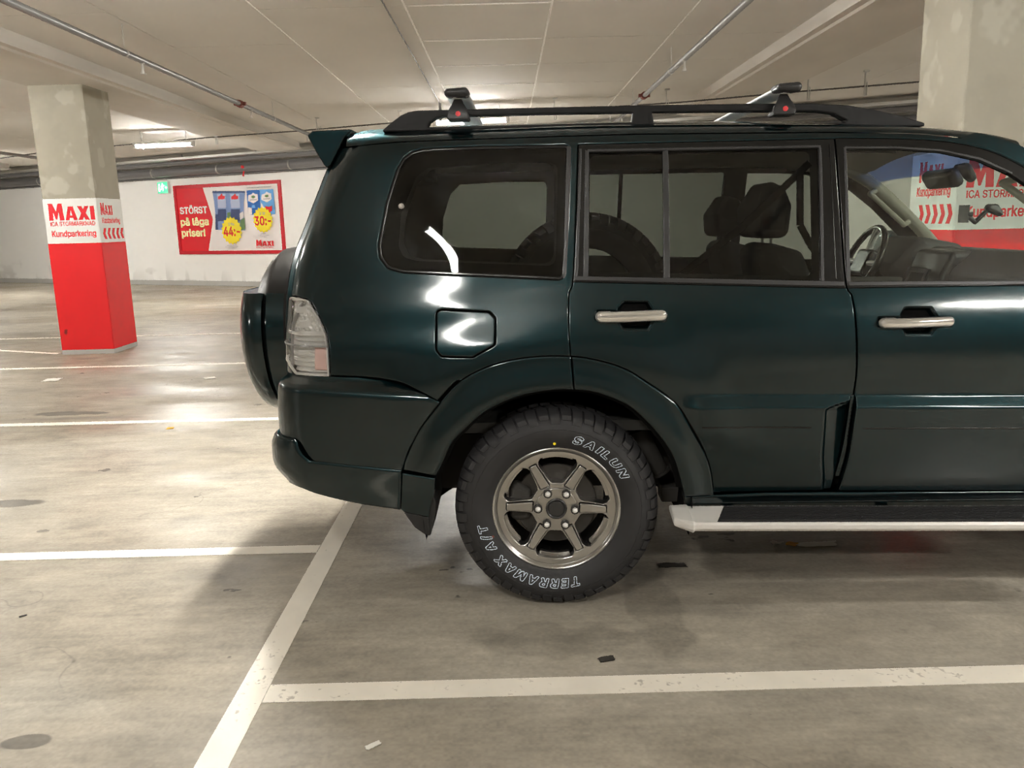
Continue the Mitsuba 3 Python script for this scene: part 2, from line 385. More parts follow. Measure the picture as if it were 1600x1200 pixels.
# pillars
def maxi():
    q = []
    def L(*pts): q.append(Polygon(pts))
    # M
    L((0, 0), (.06, .96), (.0, .96), (.0, 1), (.36, 1), (.56, .52), (.76, 1), (1.10, 1), (1.10, .96), (1.06, .96), (1.14, 0), (.80, 0), (.77, .52), (.60, .06), (.50, .06), (.34, .52), (.32, 0))
    # A
    A = Polygon([(1.22, 0), (1.50, .82), (1.86, .82), (2.12, 0), (1.82, 0), (1.79, .14), (1.53, .14), (1.50, 0)]).difference(Polygon([(1.58, .28), (1.75, .28), (1.665, .58)]))
    q.append(A)
    # X
    L((2.18, 0), (2.43, .41), (2.18, .82), (2.50, .82), (2.60, .62), (2.72, .82), (3.02, .82), (2.77, .42), (3.03, 0), (2.70, 0), (2.60, .20), (2.50, 0))
    # I
    L((3.10, 0), (3.10, .82), (3.42, .82), (3.42, 0))
    return unary_union([g.buffer(0) for g in q])
MAXI = maxi()
def bold_text(s, grow=.0, b=True): return text_poly(s, b).buffer(grow)
def kund(): return bold_text('Kundparkering', .012)
def ica(): return text_poly('ICA STORMARKNAD', True)
def chevrons(n, d):
    out = []
    for i in range(n):
        x = i*.46
        out.append(Polygon([(x, 0), (x+.24, 0), (x+.40, .5), (x+.24, 1), (x, 1), (x+.16, .5)]))
    g = unary_union(out)
    return g if d > 0 else affinity.scale(g, -1, 1, origin=(0, 0))
def pillar(x0, x1, y0, y1, name, lab, left=False):
    k = key_of('concrete_pillar'); tag(k, lab, 'pillar')
    def sq(g, z0, z1, c=.012):
        pl = Polygon([(x0-g, y0-g), (x1+g, y0-g), (x1+g, y1+g), (x0-g, y1+g)]).buffer(-c, join_style=2).buffer(c, join_style=1, quad_segs=3)
        m = extrude(pl, z1-z0); m.apply_translation((0, 0, z0)); return m
    put(k+'__shaft', sq(0, .001, BZ), 'm_pillar')
    put(k+'__foot', sq(.006, .0005, .055), 'm_base')
    put(k+'__red_band', sq(.004, .055, 1.335), 'm_sign_red')
    put(k+'__white_band', sq(.0045, 1.335, 1.855), 'm_sign_white')
    w = x1-x0
    # faces: front (-y), right (+x), left (-x), back (+y)
    faces = {'front': ((x0, y0-.0045, 0), (1, 0, 0)), 'back': ((x1, y1+.0045, 0), (-1, 0, 0)), 'right': ((x1+.0045, y0, 0), (0, 1, 0)), 'left': ((x0-.0045, y1, 0), (0, -1, 0))}
    for nm, (o, ex) in faces.items():
        def ink(g): put(k+'__lettering', on_plane(g, .0012, o, ex, (0, 0, 1)), 'm_red')
        if nm in ('front', 'back'):
            ink(fit(MAXI, .055, .60, 1.605, 1.80)); ink(fit(ica(), .062, .592, 1.538, 1.590)); ink(fit(kund(), .065, .59, 1.392, 1.488))
        else:
            d = 1 if nm == 'left' else -1
            inv = (lambda a, b: (a, b)) if nm == 'right' else (lambda a, b: (.63-b, .63-a))
            a, b = (.07, .36) if nm == 'right' else (.12, .44); ink(fit(MAXI, a, b, 1.66, 1.80))
            a, b = (.08, .53) if nm == 'right' else (.10, .55); ink(fit(kund(), a, b, 1.545, 1.63))
            g = fit(chevrons(5, d), .06 if nm == 'right' else .10, .60, 1.375, 1.505) if nm == 'right' else fit(chevrons(5, d), .14, .60, 1.375, 1.505)
            ink(g)
    return k
pillar(-5.66, -5.026, 7.005, 7.63, 'a', 'square concrete pillar with red base and white parking sign, standing free at the left')
pillar(2.77, 3.41, 2.60, 3.22, 'b', 'square concrete pillar with red base and parking sign, right behind the dark car')
# ------------------------------------------------------------------ lamps
def lamp(i, x, y, turn, ln, pw, lab):
    k = key_of('ceiling_lamp'); tag(k, lab, 'lamp', None)
    a = math.radians(turn); h2 = ln/2; M = np.array([[math.cos(a), -math.sin(a), 0], [math.sin(a), math.cos(a), 0], [0, 0, 1.]])
    c = np.array([x, y, 0])
    put(k+'__housing', xf(bx(-h2-.055, h2+.055, -.06, .06, 3.045, 3.085), M, c), 'm_lamp_body')
    for s in (-1, 1):
        put(k+'__end_cap', xf(rbox((s*(h2+.03), 0, 3.015), (.05, .11, .07), .01), M, c), 'm_lamp_body', 30)
        put(k+'__hanger', xf(bx(s*.45-.006, s*.45+.006, -.006, .006, 3.085, CZ), M, c), 'm_steel')
    prof = [(-.055, 3.043), (-.052, 3.012), (-.032, 2.987), (0, 2.978), (.032, 2.987), (.052, 3.012), (.055, 3.043)]
    pl = Polygon(prof); g = extrude(pl, ln); g = xf(g, np.array([[0, 0, 1], [1, 0, 0], [0, 1, 0.]]), (-h2, 0, 0)); g = xf(g, M, c)
    put(k+'__diffuser', g, 'm_lampglow', emitter={'type': 'area', 'radiance': rgb(LAMP_L*pw, LAMP_L*pw*.97, LAMP_L*pw*.905)})
LL = ['lit fluorescent ceiling lamp beyond the left pillar, near the exit sign', 'lit fluorescent ceiling lamp seen just above the car roof under the rear roof bar']
for i, (x, y, tn, ln, pw) in enumerate(LAMPS):
    lamp(i, x, y, tn, ln, pw, LL[i] if i < 2 else ['lit fluorescent ceiling lamp above the far side of the car', 'lit fluorescent ceiling lamp ahead of the left pillar, left of the frame', 'lit fluorescent ceiling lamp behind the viewer, left of the car tail', 'lit fluorescent ceiling lamp behind the viewer, right of the car', 'lit fluorescent ceiling lamp beyond the right pillar', 'lit fluorescent ceiling lamp far to the left, behind the viewer', 'lit fluorescent ceiling lamp farthest to the left along the white wall', 'lit fluorescent ceiling lamp left of the left pillar, out of frame', 'lit fluorescent ceiling lamp in front of the car bonnet, right of the frame'][i-2])
# ------------------------------------------------------------------ pipes and cables
def sprinkler(x, z, lab, heads, clamps, rust):
    k = key_of('sprinkler_pipe'); tag(k, lab, 'pipe')
    put(k+'__pipe', cyl((x, -10, z), (x, 16.5 if x < 0 else 13.2, z), .03, 16), 'm_pipe', 40)
    for y in heads:
        put(k+'__sprinkler_head', cat_([cyl((x, y, z-.03), (x, y, z-.10), .012, 10), revolve([(0, 0), (.03, 0), (.03, .006), (0, .006)], 16).apply_translation((x, y, z-.125)), cyl((x, y, z-.10), (x, y, z-.125), .02, 10), cyl((x, y, z-.03), (x, y, z+.0), .024, 10)]), 'm_steel', 30)
    for y in clamps:
        put(k+'__hanger', cat_([cyl((x, y, z), (x, y, CZ), .006, 8), revolve([(.031, -.012), (.037, -.012), (.037, .012), (.031, .012), (.031, -.012)], 20).apply_transform(trimesh.transformations.rotation_matrix(math.pi/2, (1, 0, 0))).apply_translation((x, y, z))]), 'm_steel', 30)
    for y in rust:
        put(k+'__coupling', cat_([cyl((x, y-.05, z), (x, y+.05, z), .048, 16), bx(x-.075, x+.075, y-.022, y+.022, z-.02, z+.02)]), 'm_rust', 30)
sprinkler(-3.62, 3.05, 'grey sprinkler pipe along the ceiling left of the car', [5.35, 8.7, 11.9, 2], [5.0, 9.8, 13], [8.25])
sprinkler(1.67, 3.05, 'grey sprinkler pipe along the ceiling above the car, running toward the right', [5.9, 10.5, 2.2], [6.6, 9.4, 12], [8.4])
sprinkler(-9.9, 3.0, 'grey sprinkler pipe at the far left behind the left pillar', [13.2], [12.5], [])
# thin conduit down the middle
k = put('conduit', cat_([cyl((-1.17, -6, 3.27), (-1.17, 10.3, 3.27), .007, 8), bx(-1.19, -1.15, 10.28, 10.32, 3.02, 3.28)]), 'm_cable'); tag(k, 'thin cable conduit on the ceiling leading to the lamp above the car', 'conduit')
# cable line parallel to the back wall with suspension hooks
cable_pts = [(-14, 17.0, 3.1), (-11.2, 15.65, 3.1), (-10, 14.85, 3.11), (-7.76, 13.62, 3.10), (-5.64, 12.7, 3.11), (-3.88, 11.95, 3.10), (-.7, 10.65, 3.12), (2.39, 9.5, 3.1), (3.81, 8.75, 3.1), (5.19, 8.15, 3.1), (8.5, 6.7, 3.1)]
k = key_of('lighting_cable'); tag(k, 'dark cable slung below the ceiling parallel to the white wall', 'cable')
put(k+'__cable', tube(cable_pts, .011, 8), 'm_cable', 40)
cp = np.array(cable_pts)
for s in (-9.0, -7.1, -5.45, -3.4, -1.9, .6, 2.2, 3.95, 4.6):
    y = np.interp(s, cp[:, 0], cp[:, 1]); hz_ = (BZ if -5.7 < s < -4.7 or 2.77 < s < 3.66 else CZ)-.001
    put(k+'__hook', cat_([bx(s-.035, s+.035, y-.02, y+.02, hz_-.02, hz_), bx(s-.018, s-.008, y-.018, y+.018, 2.98, hz_-.01), bx(s+.008, s+.018, y-.018, y+.018, 2.98, CZ-.15), bx(s-.018, s+.018, y-.018, y+.018, 2.975, 2.985)]), 'm_steel')
# big ducts and tray along the back wall
def along(z, off, r, lab, mat, name='wall_pipe'):
    k = put(name, cyl(wall_pt(-4, z, off), wall_pt(29.6, z, off), r, 24), mat, 40); tag(k, lab, 'pipe'); return k
along(2.93, .22, .115, 'fat dark grey pipe along the top of the white wall', 'm_duct')
along(3.12, .55, .065, 'thinner dark pipe in front of the fat one under the ceiling', 'm_duct')
along(2.80, .07, .028, 'slim grey pipe directly on the white wall below the fat pipe', 'm_pipe')
k = key_of('cable_tray'); tag(k, 'perforated steel cable tray hanging below the ceiling along the white wall', 'cable tray')
put(k+'__tray', xf(cat_([bx(-4, 29.4, -.95, -.65, 3.15, 3.157), bx(-4, 29.4, -.95, -.944, 3.15, 3.20), bx(-4, 29.4, -.656, -.65, 3.15, 3.20)]), np.c_[WD, -WN, [0, 0, 1.]], W0), 'm_steel')
for i in range(14):
    put(k+'__bracket', xf(cat_([bx(-3+2.4*i, -2.97+2.4*i, -.98, -.62, 3.135, 3.15), bx(-3+2.4*i, -2.97+2.4*i, -.64, -.62, 3.135, CZ)]), np.c_[WD, -WN, [0, 0, 1.]], W0), 'm_duct')
for i, s in enumerate((10.7, 16.0, 4.0)):
    q = wall_pt(s, 2.93, .22); k2 = 'wall_pipe__valve' if i == 0 else 'wall_pipe__valve_%03d' % i
    put(k2, cat_([cyl(q+WN*.10-np.array([0, 0, .1]), q+WN*.13-np.array([0, 0, .22]), .02, 10), cyl(q+WN*.09, q+WN*.16, .035, 12)]), 'm_red', 30)
for i in range(12):
    q = wall_pt(.6+2.3*i, 2.93, .22)
    put('wall_pipe__clamp', cyl(q-WD*.02, q+WD*.02, .121, 24), 'm_steel', 40)
# ------------------------------------------------------------------ exit sign
k = key_of('exit_sign'); tag(k, 'green lit emergency exit sign with running figure on the white wall', 'exit sign')
EM = np.c_[WD, -WN, [0, 0, 1.]]
put(k+'__housing', xf(bx(7.40, 7.79, -.075, -.002, 2.41, 2.72), EM, W0), 'm_lamp_body')
put(k+'__face', xf(bx(7.415, 7.775, -.079, -.0755, 2.425, 2.705), EM, W0), 'm_leaf', emitter={'type': 'area', 'radiance': rgb(.003, .15, .055)})
fig = unary_union([Point(7.60, 2.655).buffer(.022), LineString([(7.60, 2.63), (7.585, 2.57)]).buffer(.018), LineString([(7.585, 2.57), (7.62, 2.535), (7.60, 2.49)]).buffer(.011), LineString([(7.585, 2.57), (7.555, 2.53), (7.525, 2.525)]).buffer(.011),
                   LineString([(7.60, 2.62), (7.64, 2.60), (7.66, 2.62)]).buffer(.009), LineString([(7.60, 2.62), (7.56, 2.615), (7.55, 2.58)]).buffer(.009),
                   sbox(7.445, 2.47, 7.50, 2.66).difference(sbox(7.457, 2.482, 7.488, 2.648)), Polygon([(7.69, 2.55), (7.72, 2.55), (7.72, 2.52), (7.76, 2.565), (7.72, 2.61), (7.72, 2.58), (7.69, 2.58)])])
put(k+'__pictogram', on_plane(fig, .002, W0+WN*.0795, WD, (0, 0, 1)), 'm_white', emitter={'type': 'area', 'radiance': rgb(.5, .6, .52)})
# ------------------------------------------------------------------ poster
def zq(x, y): return onwall(260+x/8, 270+y/8)
def wpoly(pts): return Polygon([zq(*p) for p in pts])
pk = key_of('advertising_poster'); tag(pk, 'large red framed supermarket poster with price bursts on the white wall', 'poster')
s0, s1, z0, z1 = 7.93, 11.56, .822, 2.60
put(pk+'__frame', on_plane(sbox(s0, z0, s1, z1).difference(sbox(s0+.085, z0+.085, s1-.085, z1-.085)), .045, W0, WD, (0, 0, 1)), 'm_red_frame')
put(pk+'__sheet', on_plane(sbox(s0+.08, z0+.08, s1-.08, z1-.08), .02, W0, WD, (0, 0, 1)), 'm_white')
_lay = [.0202]
def pr(name, g, mat):
    _lay[0] += .0012
    put(pk+'__'+name, on_plane(g, .001, W0+WN*_lay[0], WD, (0, 0, 1)), mat)
tl = zq(460, 180); tp = zq(590, 580); bl = zq(535, 975)
pr('red_field', Polygon([(s0+.085, z0+.085), (bl[0], z0+.085), tp, (tl[0], z1-.085), (s0+.085, z1-.085)]), 'm_red')
def ptxt(s, a, b, mat, grow=.0, name='lettering'):
    p, q = zq(*a), zq(*b); pr(name, fit(bold_text(s, grow), p[0], q[0], p[1], q[1]), mat)
ptxt('STÖRST', (180, 520), (512, 395), 'm_white', .035)
ptxt('på låga', (195, 690), (532, 548), 'm_cream', .035)
ptxt('priser!', (208, 825), (492, 695), 'm_cream', .035)
def bag(c, top, light, w):
    pr('chip_bag', wpoly([(c-w, 235), (c+w, 235), (c+w-14, 360), (c+w-18, 520), (c+w+2, 720), (c-w+42, 712), (c-w+40, 560), (c-w+24, 380)]), 'm_bag')
    pr('bag_top', wpoly([(c-w, 228), (c+w, 228), (c+w, 250), (c-w, 252)]), 'm_navy')
    pr('bag_label', wpoly([(c-w+58, 265), (c+w-70, 265), (c+w-60, 440), (c-w+70, 442)]), 'm_bag_light')
    pr('bag_logo', wpoly([(c-50, 330), (c-46, 295), (c-16, 282), (c-8, 262), (c+6, 262), (c+10, 284), (c+40, 292), (c+36, 326), (c, 334)]), 'm_red')
    pr('bag_panel', wpoly([(c-w+70, 455), (c+w-62, 455), (c+w-58, 605), (c-w+72, 605)]), 'm_navy')
    pr('bag_foot', wpoly([(c-w+38, 520), (c-w+68, 520), (c-w+70, 712), (c-w+40, 712)]), 'm_navy')
bag(702, 0, 0, 117)
bag(872, 0, 0, 122)
pr('bag_leaf', wpoly([(935, 600), (990, 560), (1000, 700), (950, 720)]), 'm_leaf')
pr('bag_flower', wpoly([(930, 510), (975, 480), (980, 560), (935, 590)]), 'm_white')
pr('bag_leaf', wpoly([(775, 500), (815, 490), (820, 590), (780, 600)]), 'm_leaf')
pr('carton', wpoly([(1018, 220), (1180, 212), (1192, 518), (1040, 525)]), 'm_carton')
pr('carton', wpoly([(1182, 212), (1350, 204), (1376, 515), (1196, 520)]), 'm_carton_light')
for c, d in ((1102, 318), (1272, 306)):
    pr('carton_label', wpoly([(c-68, d+30), (c-62, d-35), (c-28, d-45), (c, d-70), (c+28, d-52), (c+55, d-48), (c+62, d+25), (c+2, d+66)]), 'm_white')
    pr('carton_emblem', wpoly([(c-28, d-16), (c-12, d-32), (c+12, d-32), (c+28, d-18), (c+12, d), (c-12, d)]), 'm_leaf')
    pr('carton_text', unary_union([wpoly([(c-42, d+16), (c+44, d+10), (c+44, d+22), (c-42, d+30)])]), 'm_greyink')
pr('carton_milk', wpoly([(1040, 430), (1085, 440), (1092, 520), (1042, 523)]), 'm_white')
pr('carton_milk', wpoly([(1200, 370), (1250, 440), (1250, 518), (1197, 518)]), 'm_white')
pr('carton_square', wpoly([(1088, 402), (1128, 402), (1130, 440), (1090, 440)]), 'm_carton_light')
pr('carton_heart', wpoly([(1255, 415), (1300, 425), (1342, 412), (1342, 470), (1300, 505), (1258, 480)]), 'm_red')
def burst(cx, cy, R, price):
    c = zq(cx, cy); e = zq(cx+R, cy); r = abs(e[0]-c[0])
    pts = [(c[0]+r*(1.0 if i % 2 else .86)*math.cos(math.pi*i/18), c[1]+r*(1.0 if i % 2 else .86)*math.sin(math.pi*i/18)) for i in range(36)]
    pr('price_burst', Polygon(pts), 'm_yellow')
    ptxt(price, (cx-95, cy+72), (cx+98, cy-52), 'm_red', .02, 'price')
    ptxt('2 för', (cx-38, cy-62), (cx+34, cy-100), 'm_greyink', 0, 'price_note')
burst(836, 722, 132, '44:-'); burst(1226, 588, 126, '30:-')
a, b = zq(1148, 915), zq(1358, 835); pr('lettering', fit(MAXI, a[0], b[0], a[1], b[1]), 'm_red')
a, b = zq(1152, 940), zq(1355, 923); pr('lettering', fit(ica(), a[0], b[0], a[1], b[1]), 'm_red')
for (x0, y0, x1, y1) in ((780, 898, 910, 908), (765, 922, 920, 930), (790, 938, 905, 945), (1205, 752, 1265, 762), (1165, 778, 1315, 785), (1195, 795, 1280, 802), (1030, 178, 1335, 184)):
    a, b = zq(x0, y1), zq(x1, y0); pr('fine_print', sbox(a[0], a[1], b[0], b[1]), 'm_greyink')

# ------------------------------------------------------------------ car body surface
WID = 1.875
_z = np.linspace(.30, 1.80, 1501)
_k = np.array([[.30, .10], [.42, .068], [.52, .052], [.65, .042], [.80, .038], [.92, .034], [1.00, .036], [1.08, .046], [1.16, .064], [1.22, .084], [1.28, .100], [1.45, .142], [1.60, .183], [1.70, .212], [1.76, .240], [1.80, .275]])
_y = gaussian_filter1d(PchipInterpolator(_k[:, 0], _k[:, 1])(_z), 22, mode='nearest'); _ys = CubicSpline(_z, _y)
def yprof(z): return _ys(np.clip(z, .30, 1.80))
def sst(a, b, x):
    t = np.clip((x-a)/(b-a), 0, 1); return t*t*t*(t*(6*t-15)+10)
CLAD = [P(1100, 617, .04), P(1560, 617, .04)]
def zclad(x): return CLAD[0][1]+(x-CLAD[0][0])*(CLAD[1][1]-CLAD[0][1])/(CLAD[1][0]-CLAD[0][0])
HUB = np.array([-.03, .386])
def ytaper(x):
    r = np.clip(-.30-x, 0, None); f = np.clip(x-1.9, 0, None)
    return .115*(r/.75)**2.2 + .055*(f/1.3)**2
def soft_ramp(t, r):
    """0 below 0, t up to 1, 1 above, corners rounded over r"""
    f = lambda q: np.where(q < -r, 0, np.where(q > r, q, (q+r)**2/(4*r)))
    return f(t)-f(t-1)
def side_y(x, z, clad=1.0, hollow=0.0):
    """inward distance of the car's side from its widest plane"""
    y = yprof(z)+ytaper(x)+.004*np.clip((x-.9)/1.2, -1, 1)**2
    y = y+.013*sst(.97, 1.13, z)*sst(.15, -.30, x)
    # door cladding: stands proud below its upper line
    zc = zclad(x); on = sst(.40, .52, x)*(1-sst(1.95, 2.05, x))*clad
    y = y-on*(.022*soft_ramp((zc-z)/.042, .14))
    # body swells a little toward the wheel arch
    d = np.hypot(x-HUB[0]+.0, (z-HUB[1]))
    y = y-.016*(1-sst(.60, .86, d))*sst(.58, .7, z)
    # hollow at the front lower corner of the rear door
    if hollow:
        xe = .935+.115*sst(zc-.060, zc+.002, z)+.012*sst(.62, .46, z)
        q = np.clip(x-xe, 0, None)
        y = y+(.010*sst(0, .024, q)+.24*np.clip(q-.010, 0, None)+.25*np.clip(q-.055, 0, None))*sst(.0, .02, zc-z+.004)
    return y
def trace(pts, f=None, off=0.0, Y=None):
    """pixels -> (x, z) on the car's side surface (or on the plane Y)"""
    out = []
    for px, py in pts:
        y = .08 if Y is None else Y
        for _ in range(8):
            q = P(px, py, y+off)
            if Y is not None: break
            y = float((f or side_y)(q[0], q[1]))
        out.append(q)
    return np.array(out)
def S_side(off=0.0, clad=1.0):
    return lambda u, v: np.stack([u, side_y(u, v, clad)+off, v], -1)
# rear silhouette of the body
_sil = trace([(556, 203), (548, 208), (542, 213), (529, 235), (516, 262), (501, 300.6), (490, 329), (479, 359), (468, 386), (460, 414), (455.6, 440), (454, 457), (450, 475), (447, 520), (447, 570), (446, 600)], lambda x, z: side_y(x, z, 0.0)+.095)
_o = np.argsort(_sil[:, 1]); _xz, _xx = _sil[_o, 1], _sil[_o, 0]
_zz = np.linspace(_xz[0]-.3, _xz[-1], 400); _xr = gaussian_filter1d(np.interp(_zz, _xz, _xx), 6, mode='nearest'); _xrs = CubicSpline(_zz, _xr)
def xrear(z): return _xrs(np.clip(z, _zz[0], _zz[-1]))
RCN = .13; QL = RCN*math.pi/2
def S_wrap(xr=xrear, yf=lambda x, z: side_y(x, z, 0.0), r=RCN, off=0.0):
    """the side continued round the rear corner: u is the arc length, 0 where the rear face begins"""
    q = r*math.pi/2
    def f(u, v):
        X = xr(v); a = np.clip(u/r, 0, math.pi/2)
        x = X+r*(1-np.cos(a))+np.clip(u-q, 0, None)
        x0 = np.maximum(x, X)
        y = yf(x0, v)+r*(1-np.sin(a))+np.clip(-u, 0, None)
        x = x-.05*(np.clip(-u, 0, None)/.8)**2*2
        n = np.stack([-np.cos(a), -np.sin(a)], -1)
        return np.stack([x-n[:, 0]*off, y-n[:, 1]*off, v], -1)
    return f
def to_u(xz, xr=xrear, r=RCN):
    """(x, z) on the side -> (u, z)"""
    xz = np.asarray(xz, float); X = xr(xz[:, 1]); d = xz[:, 0]-X; q = r*math.pi/2
    u = np.where(d >= r, q+d-r, np.where(d > 0, r*np.arccos(np.clip(1-d/r, -1, 1)), d))
    return np.c_[u, xz[:, 1]]
def toupoly(xz, **k): return Polygon(to_u(xz, **k)).buffer(0)

CAR = key_of('car'); tag(CAR, 'dark green glossy off-road car with roof rails and bars, parked across the bay', 'car')
def carput(name, m, mat, smooth=False, both=False, label=None, **k):
    kk = put(CAR+'__'+name, xf(m, RC), mat, smooth, **k)
    if label: tag(kk, label)
    if both:
        k2 = put(CAR+'__'+(both if isinstance(both, str) else name), xf(mirror(m, WID), RC), mat, smooth, **k)
        if label: tag(k2, label)
    return kk

# traced outlines (photo pixels)
ARC_OUT = [(627, 738), (630, 722), (637.5, 704), (654, 671), (687, 629), (714, 600), (745, 580.6), (785.6, 565.5), (838, 557.5), (890, 557), (932.5, 563), (975, 576), (1010, 597), (1054, 629), (1078, 664.6), (1096.7, 698), (1109, 729), (1115, 764), (1115, 774)]
ARC_IN = [(681, 746), (692, 725), (705, 696), (724, 675), (758, 645), (805, 622.5), (854, 612), (898, 610.5), (935, 616), (980, 634.5), (1011, 661), (1034, 687.5), (1051, 714.6), (1061, 744), (1068.5, 776)]
GAP_Q = [(904, 226), (901, 330), (896, 436), (889.5, 459), (889, 502), (892, 552), (896.5, 612)]
GAP_F = [(1303, 217), (1312, 330), (1320.5, 440), (1330, 462), (1336, 500), (1338, 540), (1337.5, 582), (1333, 617)]
REAR_LOW = [(1329, 619), (1327, 660), (1318, 710), (1301, 766)]
FRONT_LOW = [(1338, 622), (1336, 656), (1328, 710), (1318, 746), (1310, 767)]
def near(pts, side_fn=None): return smooth_poly(trace(pts), closed=False, n=5)
flat = lambda x, z: side_y(x, z, 0.0)
arc_o = smooth_poly(trace(ARC_OUT, lambda x, z: .02+0*x), closed=False, n=6)
arc_i = smooth_poly(trace(ARC_IN, lambda x, z: .006+0*x), closed=False, n=6)
gq, gf = near(GAP_Q), near(GAP_F)
rlow, flow = near(REAR_LOW), near(FRONT_LOW)
top_q = gq[0]; top_f = gf[0]
zbot = lambda x: trace([(1200, 769)])[0][1]+(x-.75)*(-.0135)
arch_hole = Polygon(np.vstack([arc_o, [[arc_o[-1][0], .2]], [[arc_o[0][0], .2]]])).buffer(0)
# window openings
WQ = rounded(Polygon(trace([(891, 227), (747, 229), (660, 233), (643, 238), (630, 248), (620, 266), (604, 318), (592, 381), (594, 402), (606, 418), (628, 424.5), (881, 436)])), .022)
WRD = Polygon(trace([(919, 236), (1280, 229), (1285, 439), (917, 432)]))
WFD_px = [(1321, 231), (1400, 231), (1470, 236), (1530, 249), (1580, 272), (1640, 312), (1720, 378), (1790, 439), (1327, 440)]
WFD = Polygon(trace(WFD_px))
# doors (whole outlines incl. window frames)
door_r = Polygon(np.vstack([gf, rlow, [[arc_o[-1][0]-.06, zbot(.5)]], [[arc_o[-1][0]-.06, .40]], [[gq[-1][0], .40]], gq[::-1]])).buffer(0)
low_r = rlow[-1]
rear_skin = Polygon(np.vstack([gq, [[gq[-1][0], .3]], [[.5, .3]], [[.5, zbot(.5)]], rlow[::-1], gf[::-1]])).buffer(0)
rear_door_all = rear_skin.difference(sbox(-1, -1, 3, zbot(.8)))
fdx1 = 1.98
front_top = smooth_poly(trace([(1308, 216), (1400, 217), (1480, 222), (1545, 236), (1600, 262), (1660, 303), (1740, 366), (1800, 420)]), closed=False, n=6)
front_door_all = Polygon(np.vstack([front_top, [[2.03, front_top[-1][1]-.05], [2.05, 1.0], [2.0, .75], [1.98, zbot(1.98)]], flow[::-1], gf[::-1]+np.array([.006, 0])])).buffer(0)
belt = lambda x: np.interp(x, [.04, 1.005, 1.64, 2.2], [1.254, 1.211, 1.206, 1.20])
G = .004
# quarter panel + roof side + C pillar
sil = np.array([[xrear(z), z] for z in np.linspace(.84, 1.765, 40)])
zt = lambda x: np.interp(x, [-1, -.75, -.6, -.2, .3, 1.0, 1.3, 1.6, 1.9], [1.74, 1.755, 1.763, 1.765, 1.765, 1.752, 1.738, 1.70, 1.60])
xs_ = np.linspace(-.78, 1.45, 40)
top_line = np.c_[xs_, zt(xs_)]
ztopd = front_top[:, 1]
side_outer = Polygon(np.vstack([[[-1.2, .80]], [[-1.2, 1.77]], top_line, front_top[(front_top[:, 0] > 1.45)]+np.array([.055, .045]), [[2.36, 1.19]], [[2.36, .40]], [[.5, .40]], [[-.55, .40]], [[-.75, .6]]])).buffer(0)
bump_top = smooth_poly(trace([(436, 588), (464, 587), (515, 588), (560, 589.5), (600, 593.5), (631, 600), (662, 615), (688, 629)], lambda x, z: .04+ytaper(x)), closed=False, n=5)
bump_cut = Polygon(np.vstack([bump_top, [[bump_top[-1][0], .2], [-1.4, .2], [-1.4, bump_top[0][1]]]])).buffer(0)
tail = [(436, 474), (449, 465), (457.5, 462.5), (481, 466), (487.5, 471), (501, 492.5), (510, 512.5), (513, 522), (516, 540), (517.5, 587.5), (464, 585), (454, 576), (447.5, 569), (436, 560)]
tail_xz = trace(tail, lambda x, z: flat(x, z)+.03)
tail_u = to_u(tail_xz); tail_u[[0, -1], 0] = -.07; tail_u[:, 0] = np.where(np.isin(np.arange(len(tail)), [0, 13]), -.07, tail_u[:, 0])
tail_poly = rounded(Polygon(tail_u).buffer(0), .006)
fuel = rounded(Polygon(trace([(682.5, 487.5), (690, 484.5), (764, 488), (772.5, 497), (772, 538), (738, 557.5), (690, 556), (682, 546)], flat)), .012)
def to_wrap(g):
    def f(c):
        return to_u(c)
    out = []
    for q in polys(g):
        ex = shapely.segmentize(LineString(q.exterior.coords), .02); out.append(Polygon(to_u(np.array(ex.coords)), [to_u(np.array(shapely.segmentize(LineString(i.coords), .02).coords)) for i in q.interiors]).buffer(0))
    return unary_union(out)
bodyside = side_outer.difference(rear_door_all.buffer(.003)).difference(front_door_all.buffer(.003)).difference(arch_hole).difference(bump_cut.buffer(.003)).difference(WQ.buffer(.004)).difference(fuel.buffer(.005)).difference(sbox(1.9, .3, 3, 1.5))
sill_cut = sbox(.45, .3, 2.1, .452)
bodyside = bodyside.difference(sill_cut).difference(sbox(-.5, .3, .6, .9).intersection(arch_hole.buffer(.01)))
bw = to_wrap(bodyside.intersection(sbox(-1.19, .5, 3, 2)))
bw = bw.difference(tail_poly.buffer(.003))
wrapS = S_wrap()
# extend onto the rear face: replace everything left of the silhouette by a strip wrapping 0.10 m round
carput('body_side', panel(bw.intersection(sbox(-.075, .3, 4, 2)), wrapS, .016, .005, .004, .02), 'm_paint', both=True)
carput('fuel_flap', panel(fuel.buffer(-.0005), lambda u, v: np.stack([u, side_y(u, v, 0)-.0012, v], -1), .012, .004, .003, .014), 'm_paint')
# dark shell behind the skins
shell = side_outer.difference(WQ.buffer(-.004)).difference(WRD.buffer(.0)).difference(WFD).difference(Polygon(np.vstack([arc_i, [[arc_i[-1][0], .2]], [[arc_i[0][0], .2]]])).buffer(-.012)).difference(sbox(1.98, .3, 3, 1.2)).intersection(sbox(-1.0, .46, 3, 2)).intersection(Polygon(np.vstack([sil+np.array([.115, 0]), [[3, 1.765], [3, 0], [-.92, 0]]])).buffer(0)).difference(Polygon(tail_xz+np.array([0, 0])).buffer(.015))
carput('inner_shell', panel(shell, S_side(.028, 0.0), .04, 0, 0, 0), 'm_dark', both=True)

